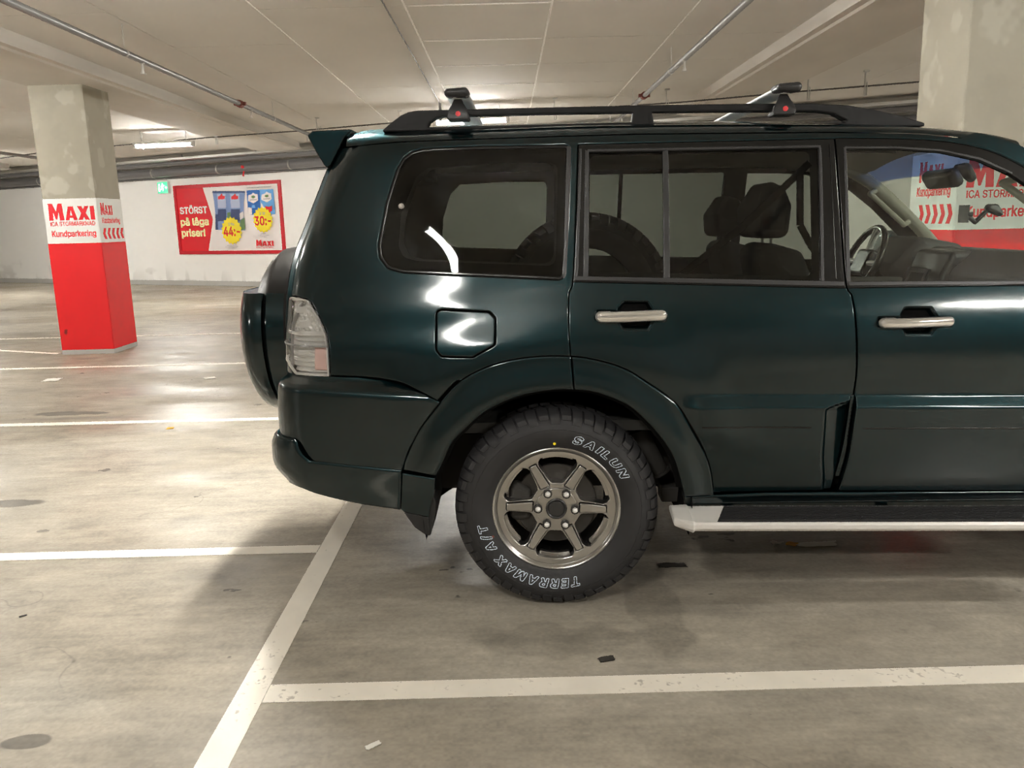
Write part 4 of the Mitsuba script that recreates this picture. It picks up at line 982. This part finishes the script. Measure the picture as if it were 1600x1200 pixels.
# ---- wheels: built with the axle along y, outer face toward -y, centred at the origin
R0 = .3875
def tyre_mesh():
    prof = [(.226, .055), (.236, .046), (.246, .040), (.262, .026), (.285, .014), (.305, .010), (.325, .013), (.340, .021), (.352, .029), (.362, .038), (.372, .052), (.3775, .070), (.379, .10), (.3795, .1325)]
    full = prof+[(r, .265-y) for r, y in prof[::-1][1:]]
    ribs = [(r, y) for r, y in full]
    m = revolve([(r, y) for r, y in ribs], 160)     # axis z: r, z=y
    out = [m]
    # raised ring on the sidewall
    def ring(r0, r1, y, h): return revolve([(r0, y), ((r0+r1)/2, y-h), (r1, y)], 160)
    out.append(ring(.316, .320, .0128, .0022))
    # tread lugs
    def block(th0, th1, path, hgt, skew=0.0, shrink=.0):
        pth = np.array(path); ns = len(pth); v = []; f = []
        tang = np.gradient(pth, axis=0); nor = np.c_[-tang[:, 1], tang[:, 0]]; nor = np.c_[tang[:, 1], -tang[:, 0]]; nor /= np.linalg.norm(nor, axis=1, keepdims=True)
        if nor[-1, 0] < 0: nor = -nor
        for th_i, th in enumerate((th0, (th0+th1)/2, th1)):
            for k in range(ns):
                a = th+skew*(k/(ns-1))
                for hh in (0, hgt if 0 < k < ns-1 or True else 0):
                    p = pth[k]+nor[k]*(hh if 0 < k else hh*.35)
                    v.append((p[0]*math.cos(a), p[0]*math.sin(a), p[1]))
        def id_(t, k, h): return (t*ns+k)*2+h
        for t in range(2):
            for k in range(ns-1):
                f += [(id_(t, k, 1), id_(t, k+1, 1), id_(t+1, k+1, 1)), (id_(t, k, 1), id_(t+1, k+1, 1), id_(t+1, k, 1))]
        for t in (0, 2):
            for k in range(ns-1):
                f += [(id_(t, k, 0), id_(t, k+1, 0), id_(t, k+1, 1)), (id_(t, k, 0), id_(t, k+1, 1), id_(t, k, 1))]
        for k in (0, ns-1):
            for t in range(2):
                f += [(id_(t, k, 0), id_(t+1, k, 0), id_(t+1, k, 1)), (id_(t, k, 0), id_(t+1, k, 1), id_(t, k, 1))]
        return trimesh.Trimesh(v, f, process=False)
    N = 54; shoulder = [(.338, .0195), (.352, .0285), (.363, .038), (.372, .052), (.3775, .070), (.379, .092)]; sh2 = [(.352, .0285), (.363, .038), (.372, .052), (.3775, .070), (.379, .092)]
    mid = [(.379, .098), (.3795, .1325)]
    for i in range(N):
        a = 2*math.pi*i/N; w = 2*math.pi/N
        p = shoulder if i % 2 else sh2
        for fl in (0, 1):
            pp = p if not fl else [(r, .265-y) for r, y in p]
            out.append(block(a+.06*w, a+.88*w, pp, .0088, .02*(1 if not fl else -1)))
            pm = [(.379, .100), (.3795, .128)] if not fl else [(.379, .165), (.3795, .137)]
            out.append(block(a+.30*w+.2*w*fl, a+1.05*w+.2*w*fl, pm, .0085, .05))
    m = cat_(out); return m
TOY = np.array([[1, 0, 0], [0, 0, 1.0], [0, 1, 0]])      # lathe z -> y (mirror: faces flipped)
def lathe_y(m): m = xf(m, TOY); m.invert(); return m
def ring_text(s, r, a0, a1, hgt, upright=True, ital=.18):
    """outlined letters bent along the sidewall; angles in degrees from +x, text runs from a0 to a1"""
    g = text_poly(s, True, .40); x0, y0, x1, y1 = g.bounds
    outl = unary_union([q.buffer(.085, join_style=2).difference(q.buffer(.012)) for q in polys(g)]).simplify(.012)
    v_all = []
    for q in polys(outl):
        q = Polygon(shapely.segmentize(q.exterior, .15), [shapely.segmentize(i, .15) for i in q.interiors])
        m = trimesh.creation.extrude_polygon(q, .3, engine='earcut').subdivide_to_size(.22); v = np.array(m.vertices)
        t = (v[:, 0]+ital*v[:, 1]-x0)/(x1-x0); ang = np.radians(a0+(a1-a0)*t)
        sgn = 1 if a1 < a0 else -1
        rr = r+sgn*(v[:, 1]-.5)*hgt
        yy = np.interp(rr, [.24, .262, .285, .305, .325, .34], [.043, .026, .014, .010, .013, .021])
        y = yy-.0014+.0022*(v[:, 2] < .15)
        w = np.c_[rr*np.cos(ang), y, rr*np.sin(ang)]
        mm = trimesh.Trimesh(w, m.faces, process=False); v_all.append(mm)
    return cat_(v_all)
def rim_polys():
    face = Point(0, 0).buffer(.2275, 64).difference(Point(0, 0).buffer(.030, 32))
    wins = []
    for k in range(6):
        a = math.radians(90+60*k-2.5)
        w = Polygon([(.095, -.021), (.095, .021), (.102, .029), (.160, .0715), (.176, .0735), (.193, .067), (.202, .035), (.205, 0), (.202, -.035), (.193, -.067), (.176, -.0735), (.160, -.0715), (.102, -.029)])
        w = rounded(w, .004); wins.append(affinity.rotate(w, math.degrees(a), origin=(0, 0)))
    return face.difference(unary_union(wins)), wins
def dish(u, v):
    r = np.hypot(u, v); return np.stack([u, .050+.012*sst(.22, .10, r)-.0*r, v], -1)
RF, RW = rim_polys()
def lip_fn(): return lathe_y(revolve([(.208, .075), (.214, .058), (.2255, .0525), (.230, .046), (.2345, .0405), (.239, .0385), (.2425, .040), (.243, .047), (.238, .056), (.226, .062), (.215, .075), (.206, .12), (.200, .22), (.236, .25)], 120))
pads = []
for k in range(6):
    a = 60*k-2.5
    w = Polygon([(.090, -.0175), (.188, -.0125), (.188, .0125), (.090, .0175)]); pads.append(affinity.rotate(w, a, origin=(0, 0)))
RF = RF.difference(unary_union([p.buffer(.0028).difference(p) for p in pads]))
rim_face = panel(RF, dish, .006, .0045, .010, .045, hb=.004)
PADS = [panel(p, lambda u, v: dish(u, v)-np.array([0, .004, 0]), .008, .004, .006, .012, hb=.005) for p in pads]
hub_plate = panel(Point(0, 0).buffer(.0785, 48).difference(Point(0, 0).buffer(.036, 32)), lambda u, v: dish(u, v)-np.array([0, .010, 0]), .012, .003, .004, .012)
tyre0 = lathe_y(tyre_mesh()); lip0 = lip_fn()
cap0 = lathe_y(revolve([(0, .047), (.028, .0475), (.0305, .050), (.033, .046), (.0365, .0435), (.040, .046), (.041, .055)], 48))
emb = unary_union([affinity.rotate(Polygon([(0, .003), (.009, .012), (0, .021), (-.009, .012)]), 120*k, origin=(0, 0)) for k in range(0)]) if False else None
def wheel(cx, cy, rot, name, side):
    k = CAR+'__'+name; k = key_of(k); labels_k = k
    Rm = np.array([[math.cos(rot), 0, -math.sin(rot)], [0, 1, 0], [math.sin(rot), 0, math.cos(rot)]])
    def pp(nm, m, mat, s=False, lab=None):
        m = xf(m, Rm, (cx, cy, HUB[1]+.0015))
        if side: m = mirror(m, WID)
        kk = put(k+'__'+nm, xf(m, RC), mat, s)
        if lab: tag(kk, lab)
    labels[k] = {}
    pp('tyre', tyre0, 'm_rubber', 35, 'black all-terrain tyre with outlined white sidewall letters')
    pp('tyre_lettering', ring_text('SAILUN', .287, 77, 28, .029), 'm_rubber_outline')
    pp('tyre_lettering', ring_text('TERRAMAX', .289, 281, 214, .030, ital=.1) if False else ring_text('TERRAMAX', .289, 287, 219, .029), 'm_rubber_outline')
    pp('tyre_lettering', ring_text('A/T', .287, 212, 191, .029), 'm_rubber_outline')
    c = lambda a, r, y: (r*math.cos(math.radians(a)), y, r*math.sin(math.radians(a)))
    pp('balance_dot', cyl(c(91, .263, .0255), c(91, .263, .023), .0055, 14), 'm_yellow', 30, 'yellow paint dot')
    pp('balance_dot', cyl(c(202, .262, .0265), c(202, .262, .0235), .005, 14), 'm_rust', 30, 'red paint dot')
    pp('rim', rim_face, 'm_rim'); pp('rim_lip', lip0, 'm_rim', 35)
    for p in PADS: pp('spoke_pad', p, 'm_rim')
    pp('hub_plate', hub_plate, 'm_rim')
    pp('hub_cap', cap0, 'm_rim_cap', 35)
    for i in range(6):
        a = 60*i-2.5+0
        p = np.array(c(a, .0700, .0445)); nut = cat_([trimesh.creation.cylinder(.0115, segment=[p+[0, .012, 0], p-[0, .008, 0]], sections=6), trimesh.creation.cylinder(.015, segment=[p+[0, .012, 0], p+[0, .004, 0]], sections=18), trimesh.creation.icosphere(2, .0105).apply_translation(p-[0, .008, 0])])
        pp('lug_nut', nut, 'm_nut', 30, None); pp('lug_recess', trimesh.creation.cylinder(.0165, segment=[p+[0, .006, 0], p+[0, -.0065, 0]], sections=20), 'm_rim_cap', 30)
    for q in range(6):
        a0_, a1_ = 60*q+90-2.5-17, 60*q+90-2.5+17
        g = Point(0, 0).buffer(.207, 64).difference(Point(0, 0).buffer(.193, 64)).intersection(Polygon([(0, 0)]+[(.4*math.cos(math.radians(a)), .4*math.sin(math.radians(a))) for a in np.linspace(a0_, a1_, 9)]))
        pp('rim_step', panel(g, lambda u, v: np.stack([u, .085+0*u, v], -1), .01, .002, .002, .02), 'm_rim')
    pp('brake_disc', lathe_y(revolve([(.06, .115), (.155, .115), (.158, .118), (.158, .135), (.06, .135)], 64)), 'm_disc', 30)
    pp('brake_hat', lathe_y(revolve([(0, .09), (.075, .09), (.085, .1), (.085, .14)], 48)), 'm_hat', 30)
    pp('brake_caliper', hull([((-.15, .13, .06), .03), ((-.15, .13, -.04), .03), ((-.115, .11, .05), .02), ((-.115, .11, -.04), .02)]), 'm_underbody', 30)
    pp('barrel', lathe_y(revolve([(.199, .10), (.195, .235)], 64)), 'm_dark', True)
wheel(HUB[0], .022, 0, 'wheel', 0); wheel(HUB[0], .022, 1.1, 'wheel', 1)
FX = HUB[0]+2.78
wheel(FX, .022, .5, 'wheel', 0); wheel(FX, .022, .2, 'wheel', 1)

# ---- underneath: axle, arm, damper, canister
carput('axle', cat_([cyl((HUB[0], .2, HUB[1]), (HUB[0], WID-.2, HUB[1]), .05), trimesh.creation.icosphere(2, .15).apply_translation((HUB[0], .9375, HUB[1]))]), 'm_underbody', 40)
a = P(1012, 705, .30); b = P(1030, 735, .30)
bothput('damper', cat_([cyl((a[0]-.04, .30, a[1]+.09), (b[0], .30, b[1]), .036, 20), cyl((b[0], .30, b[1]), (b[0]+.006, .30, b[1]-.012), .041, 20)]), 'm_underbody', 30)
a = P(1047, 768, .35)
bothput('chassis_bracket', rbox((a[0], .36, a[1]), (.085, .10, .065), .008), 'm_underbody', 30)
bothput('chassis_rail', bx(-1.0, 2.9, .40, .52, .47, .60), 'm_underbody')
carput('exhaust_pipe', tube([(-.95, 1.5, .42), (-.3, 1.5, .48), (.3, 1.35, .45), (2, 1.2, .42)], .035, 14), 'm_underbody', 40)

# ---- front end (beyond the frame's right edge)
ffx = sbox(2.02, .44, 3.42, 1.5)
fend = Polygon([(1.986, zbot(1.98)), (2.004, .75), (2.056, 1.0), (2.036, 1.16), (2.3, 1.19), (2.8, 1.165), (3.3, 1.10), (3.40, .95), (3.42, .80), (3.42, .70), (3.2, .46)]).difference(Point(FX, HUB[1]+.02).buffer(.50))
bothput('front_fender', panel(fend, inset(0), .03, .005, .004, .03), 'm_paint')
fb = Point(FX, HUB[1]+.02).buffer(.575, 40).difference(Point(FX, HUB[1]+.02).buffer(.495, 40)).intersection(sbox(2, .46, 4, 2))
bothput('front_flare', panel(fb, lambda u, v: np.stack([u, .010+.02*sst(3.0, 3.3, u), v], -1), .02, .007, .006, .06), 'm_paint')
bothput('front_wheel_housing', well(FX), 'm_dark', 40)
hood = hull([((2.25, .22, 1.17), .03), ((2.25, WID-.22, 1.17), .03), ((2.25, .9375, 1.21), .03), ((3.30, .24, 1.07), .04), ((3.30, WID-.24, 1.07), .04), ((3.36, .9375, 1.10), .04), ((3.30, .24, 1.0), .04), ((3.3, WID-.24, 1.0), .04), ((2.25, .25, 1.0), .03), ((2.25, WID-.25, 1.0), .03)])
carput('hood', hood, 'm_paint', 40)
carput('front_bumper', hull([((3.35, .25, .75), .10), ((3.35, WID-.25, .75), .10), ((3.47, .6, .72), .10), ((3.47, WID-.6, .72), .10), ((3.3, .25, .5), .08), ((3.3, WID-.25, .5), .08), ((3.43, .6, .5), .06), ((3.43, WID-.6, .5), .06)]), 'm_paint', 50)
carput('grille', rbox((3.40, .9375, .95), (.10, .85, .2), .03), 'm_chrome', 40)
bothput('headlight', hull([((3.33, .22, .98), .06), ((3.38, .45, .96), .06), ((3.2, .17, 1.0), .05)]), 'm_lens_back', 40)
# windscreen and its pillars
pl0 = front_top[front_top[:, 0] > 1.5]+np.array([.055, .045]); 
ws_top = np.array([1.60, .30, 1.775]); ap = np.array([[p[0]+.0, float(side_y(p[0], min(p[1], 1.79), 0))+.03, p[1]] for p in pl0])
gl = []
for sgn in (0, 1):
    pass
rows = ap[np.linspace(0, len(ap)-1, 14).astype(int)]; v, f = [], []; K = 15
for p in rows:
    for k in range(K):
        t = k/(K-1)*2-1; v.append((p[0]+.16*(1-t*t)*(.25+.75*(1.8-p[2])/.6), .9375+t*(.9375-p[1]), p[2]+.018*(1-t*t)))
for j in range(len(rows)-1):
    for k in range(K-1): a = j*K+k; f += [(a, a+1, a+K+1), (a, a+K+1, a+K)]
carput('windscreen', trimesh.Trimesh(v, f, process=False), 'm_glass_clear', True)
wv = np.array(v).reshape(len(rows), K, 3)
sv = wv[:6].copy(); sv[:, :, 0] -= .006; sv[:, :, 2] -= .004; sf = []
for j in range(5):
    for k2 in range(K-1): a = j*K+k2; sf += [(a, a+1, a+K+1), (a, a+K+1, a+K)]
carput('windscreen__shade_band', trimesh.Trimesh(sv.reshape(-1, 3), sf, process=False), 'm_glass_blue', True, label='blue sun shade band')
carput('cowl', hull([((2.22, .2, 1.17), .03), ((2.22, WID-.2, 1.17), .03), ((2.45, .4, 1.19), .03), ((2.45, WID-.4, 1.19), .03)]), 'm_trim', 40)
carput('firewall', bx(2.1, 2.2, .15, WID-.15, .45, 1.1), 'm_dark')
# A pillar trims inside with grab handle
pil = [hull([((p[0]-.03, p[1]+.045, p[2]-.03), .032), ((q[0]-.03, q[1]+.045, q[2]-.03), .032)]) for p, q in zip(rows[:-1], rows[1:])]
bothput('front_pillar_trim', cat_(pil), 'm_trim_beige', 50)
ia, ib = rows[5], rows[9]
gh = tube([np.array([ia[0]-.05, ia[1]+.085, ia[2]-.05]), np.array([ia[0]-.085, ia[1]+.11, ia[2]-.065]), np.array([ib[0]-.085, ib[1]+.11, ib[2]-.065]), np.array([ib[0]-.05, ib[1]+.085, ib[2]-.05])], .014, 12)
bothput('grab_handle', gh, 'm_trim_beige', 50)
# ---- interior
itop = rounded(Polygon(trace([(868, 252), (760, 254), (672, 262), (648, 286), (630, 340), (626, 380), (636, 400), (660, 407), (866, 414)])), .04)
def inner(win, r=.04): return win
trim_r = unary_union([WQ, WRD, WFD])
ip = sbox(-.92, .55, 1.95, 1.72).intersection(Polygon(np.vstack([sil+np.array([.10, 0]), [[3, 1.765], [3, 0], [-.88, 0]]])).buffer(0)).intersection(side_outer).difference(itop).difference(rounded(WRD.buffer(-.012), .02)).difference(WFD.buffer(-.012)).difference(sbox(1.25, 1.1, 3, 3)).difference(arch_hole.buffer(-.01).intersection(sbox(-.9, 0, .9, .9)))
bothput('interior_trim', panel(ip, S_side(.075, 0), .05, 0, 0, 0), 'm_interior')
_bf = P(914, 464, .95)[1]-R0-.010
carput('boot_floor', bx(-.88, .9, .15, WID-.15, _bf-.04, _bf), 'm_interior')
carput('cabin_floor', bx(.9, 2.1, .12, WID-.12, .52, .55), 'm_interior')
def seat(px, Y, name, sc, lab):
    """front seat: backrest, headrest, cushion"""
    k = CAR+'__'+name; k = key_of(k); labels[k] = {'label': lab}
    hx, hz = P(px[0], px[1], Y); w2 = .115; hh = px[2]
    def pp(nm, m, mat='m_seat', s=60): put(k+'__'+nm, xf(m, RC), mat, s)
    pp('headrest', hull([((hx-.036, Y-w2, hz-hh+.035), .035), ((hx-.036, Y+w2, hz-hh+.035), .035), ((hx-.040, Y-w2, hz), .035), ((hx-.040, Y+w2, hz), .035), ((hx+.0, Y-w2*.8, hz+hh-.035), .035), ((hx+.0, Y+w2*.8, hz+hh-.035), .035), ((hx+.034, Y-w2, hz-hh+.035), .035), ((hx+.034, Y+w2, hz-hh+.035), .035), ((hx+.044, Y-w2*.9, hz+.01), .035), ((hx+.044, Y+w2*.9, hz+.01), .035), ((hx+.026, Y-w2*.8, hz+hh*.55), .035), ((hx+.026, Y+w2*.8, hz+hh*.55), .035)]))
    for s in (-1, 1): pp('headrest_post', cyl((hx+.02, Y+s*.06, hz-hh-.10), (hx+.02, Y+s*.06, hz-hh+.03), .006, 8), 'm_chrome', 30)
    zt_ = hz-hh-.075
    pp('backrest', hull([((hx+.0, Y-.13, zt_), .055), ((hx+.0, Y+.13, zt_), .055), ((hx+.09, Y-.10, zt_-.02), .05), ((hx+.09, Y+.10, zt_-.02), .05), ((hx+.10, Y-.22, zt_-.20), .055), ((hx+.10, Y+.22, zt_-.20), .055), ((hx+.28, Y-.2, .72), .06), ((hx+.28, Y+.2, .72), .06), ((hx+.16, Y-.22, .72), .06), ((hx+.16, Y+.22, .72), .06)]))
    pp('cushion', hull([((hx+.22, Y-.2, .70), .07), ((hx+.22, Y+.2, .70), .07), ((hx+.72, Y-.2, .74), .07), ((hx+.72, Y+.2, .74), .07)]))
seat((1192, 329, .108), .52, 'front_seat', 1, 'dark seat nearest the viewer seen through the tinted glass')
seat((1130, 338, .100), WID-.52, 'front_seat', 1, 'dark seat on the far side seen through the tinted glass')
strap = np.array([[*P(1268, 254, .22)], [*P(1160, 352, .30)], [*P(1062, 428, .40)]])
def ribbon(pts3, w=.024, t=.0015, up=(0, 0, 1)):
    pts3 = np.asarray(pts3, float); out = []
    for a, b in zip(pts3[:-1], pts3[1:]):
        d = (b-a)/np.linalg.norm(b-a); s = np.array([-d[2], 0, d[0]]); s /= np.linalg.norm(s); y = np.array([0, t, 0])
        out.append(trimesh.convex.convex_hull(np.array([a+s*w+y, a-s*w+y, a+s*w-y, a-s*w-y, b+s*w+y, b-s*w+y, b+s*w-y, b-s*w-y])))
    return cat_(out)
carput('seat_belt', ribbon([(strap[0][0], .24, strap[0][1]), (strap[1][0], .28, strap[1][1]), (strap[2][0], .36, strap[2][1])], .013), 'm_dark')
lp = [P(px, py, .24) for px, py in [(1250, 272), (1250, 352), (1266, 382), (1292, 418)]]
carput('seat_belt', ribbon([(p[0], .24, p[1]) for p in lp], .013), 'm_dark')
# dashboard
d0 = P(1470, 405, 1.35)
def lowx(px, py, Y): return P(px, py, Y)
dz = P(1530, 392, .95)[1]
dash = hull([((1.78, .20, dz-.10), .05), ((1.78, WID-.20, dz-.10), .05), ((1.86, .20, dz-.03), .05), ((1.86, WID-.20, dz-.03), .05), ((2.25, .22, dz-.05), .04), ((2.25, WID-.22, dz-.05), .04), ((1.80, .2, .85), .04), ((1.80, WID-.2, .85), .04), ((2.1, .2, .8), .04), ((2.1, WID-.2, .8), .04)])
carput('dashboard', dash, 'm_dash', 50)
bn = [((1.70, WID-.38, dz-.09), .05), ((1.70, WID-.68, dz-.09), .05), ((1.80, WID-.38, dz+.012), .05), ((1.80, WID-.68, dz+.012), .05), ((1.95, WID-.38, dz-.02), .05), ((1.95, WID-.68, dz-.02), .05)]
carput('dashboard__instrument_hood', hull(bn), 'm_dash', 50)
carput('dashboard__centre_stack', hull([((1.66, .80, dz-.26), .03), ((1.66, 1.08, dz-.26), .03), ((1.76, .80, dz-.02), .03), ((1.76, 1.08, dz-.02), .03), ((1.9, .80, dz-.02), .03), ((1.9, 1.08, dz-.02), .03), ((1.8, .8, .8), .03), ((1.8, 1.08, .8), .03)]), 'm_trim', 40)
carput('dashboard__display_bezel', xf(panel(rounded(sbox(-.10, -.06, .10, .06).difference(sbox(-.075, -.04, .075, .04)), .004), lambda u, v: np.stack([0*u, u, v], -1), .01, .003, .003, .01), np.array([[1, 0, .35], [0, -1, 0], [0, 0, 1.]]), (1.665, .94, dz-.13)), 'm_seal')
# steering wheel on the left (far) side
sc_ = np.array([1.58, WID-.52, P(1398, 408, WID-.52)[1]+.0])
tor = trimesh.creation.torus(.185, .016, 48, 14); tilt = trimesh.transformations.rotation_matrix(math.radians(-66), (0, 1, 0))
def stw(m): m = m.copy(); m.apply_transform(tilt); m.apply_translation(sc_); return m
carput('steering_wheel__rim', stw(tor), 'm_gloss_black', 50)
carput('steering_wheel__hub', stw(rbox((0, 0, -.01), (.14, .17, .05), .02)), 'm_trim', 50)
for a in (0, 180, 265, 275):
    c_, s_ = math.cos(math.radians(a+90)), math.sin(math.radians(a+90))
    carput('steering_wheel__spoke', stw(hull([((.05*c_, .05*s_, -.005), .014), ((.18*c_, .18*s_, 0), .013)])), 'm_silver', 50)
carput('steering_wheel__column', cyl(sc_, sc_+np.array([.25, 0, -.10]), .05), 'm_trim', 40)
# rear view mirror and a camera mount on the windscreen
a = P(1471, 279, .9375)
carput('rear_view_mirror__housing', hull([((a[0]-.005, .83, a[1]+.012), .028), ((a[0]-.005, 1.05, a[1]+.012), .028), ((a[0]+.012, .83, a[1]-.015), .028), ((a[0]+.012, 1.05, a[1]-.015), .028)]), 'm_trim', 50)
b = P(1507, 272, .9375)
carput('rear_view_mirror__mount', hull([((b[0]-.03, .9375, b[1]+.025), .02), ((b[0]+.03, .9375, b[1]-.015), .022), ((b[0], .9375, b[1]+.02), .03)]), 'm_trim', 50)
carput('rear_view_mirror__arm', cyl((a[0]+.01, .9375, a[1]), (b[0], .9375, b[1]), .011), 'm_trim', 40)
c1, c2, c3, c4 = [P(*p, .80) for p in [(1509, 335), (1524, 340), (1545, 326), (1560, 331)]]
carput('phone_holder__clamp', cat_([rbox((c1[0], .80, c1[1]), (.022, .09, .02), .006), bx(c1[0]-.012, c1[0]-.006, .76, .84, c1[1]-.035, c1[1]+.04)]), 'm_trim', 30)
carput('phone_holder__arm', tube([(c1[0], .80, c1[1]), (c2[0], .80, c2[1]-.02), (c3[0], .80, c3[1]), (c4[0], .80, c4[1])], .010, 10), 'm_trim', 40)
carput('phone_holder__suction_cup', hull([((c3[0], .80, c3[1]+.002), .018), ((c4[0]+.005, .80, c4[1]-.006), .014), ((c4[0]-.012, .80, c4[1]+.022), .012)]), 'm_trim', 50)
mx = P(1365, 383, WID+.10)
mm_ = hull([((mx[0]+.03, .0-.12, mx[1]+.045), .04), ((mx[0]+.03, .05, mx[1]+.045), .04), ((mx[0]+.03, -.12, mx[1]-.045), .04), ((mx[0]+.03, .05, mx[1]-.045), .04), ((mx[0]+.10, -.06, mx[1]), .05)])
mm_.apply_translation((.22, 0, 0)); carput('side_mirror', mm_, 'm_paint', 50)
m3 = mirror(mm_, WID); m3.apply_translation((-.22, 0, 0)); carput('side_mirror', m3, 'm_paint', 50)
# ------------------------------------------------------------------ a loose wheel standing in the boot
c = P(914, 464, .95)
def loose_tyre():
    k = 'loose_tyre'
    put(k, xf(xf(tyre0, np.eye(3), (c[0], .82, c[1])), RC), 'm_rubber', 35)
    tag(k, 'black tyre standing upright inside the boot, seen through the tinted rear windows', 'tyre')
loose_tyre()
# ------------------------------------------------------------------ litter on the floor
def scrap(name, px, py, w, l, mat, lab, cat, rot=0.0, h=.004, crumple=.006, seed=0):
    q = hit(px, py, (0, 0, 0), (0, 0, 1.0)); r = np.random.default_rng(seed); n = 9
    u, v = np.meshgrid(np.linspace(-.5, .5, n), np.linspace(-.5, .5, n)); pts = np.c_[u.ravel()*l, v.ravel()*w]
    edge = 1-.22*r.random(len(pts))*((np.abs(u.ravel()) > .4) | (np.abs(v.ravel()) > .4)); pts *= edge[:, None]
    z = meshkit.fbm(np.c_[pts*25, np.full(len(pts), seed+.5)], 3, seed)*crumple*2; z = z-z.min()+.0025
    c_, s_ = math.cos(rot), math.sin(rot); v3 = np.c_[pts@np.array([[c_, s_], [-s_, c_]]), z]
    f = []
    for j in range(n-1):
        for i in range(n-1): a = j*n+i; f += [(a, a+1, a+n+1), (a, a+n+1, a+n)]
    b3 = v3-np.array([0, 0, .0012]); m = trimesh.Trimesh(np.vstack([v3, b3]), f+[(a+n*n, c+n*n, b+n*n) for a, b, c in f], process=False)
    m.apply_translation(q); tag(put(name, m, mat, 40), lab, cat)
scrap('paper_scrap', 82, 594, .20, .17, 'm_paper', 'flat pale paper scrap on the floor in front of the left pillar', 'paper', .2, seed=1)
scrap('paper_scrap', 328, 591, .12, .12, 'm_paper', 'small whitish scrap on the floor right of the left pillar', 'paper', .5, seed=2)
scrap('fallen_leaf', 266, 669.5, .06, .055, 'm_leaf_yellow', 'yellow leaf lying by the second white line behind the car', 'leaf', .3, seed=3)
scrap('paper_receipt', 1276, 851, .055, .20, 'm_paper', 'crumpled pale receipt lying under the running board', 'paper', .03, seed=4)
scrap('paper_scrap', 1213, 850, .05, .05, 'm_paper', 'small pale paper ball beside the receipt under the car', 'paper', .8, crumple=.015, seed=5)
scrap('fallen_leaf', 1237, 851, .05, .05, 'm_leaf_yellow', 'brownish leaf touching the receipt under the running board', 'leaf', .8, seed=6)
scrap('fallen_leaf', 948, 1031, .035, .06, 'm_leaf_dark', 'dark wet leaf on the floor before the wheel', 'leaf', .2, seed=7)
scrap('plastic_scrap', 1050, 884, .05, .13, 'm_leaf_dark', 'black plastic scrap beside the foot of the rear tyre', 'scrap', .0, seed=8)
scrap('twig', 36, 963, .012, .03, 'm_leaf_dark', 'tiny dark twig on the floor at the far left', 'twig', .6, seed=9)
scrap('paper_scrap', 583, 1166, .022, .05, 'm_paper', 'tiny pale scrap on the floor right of the long white line', 'paper', .6, seed=10)
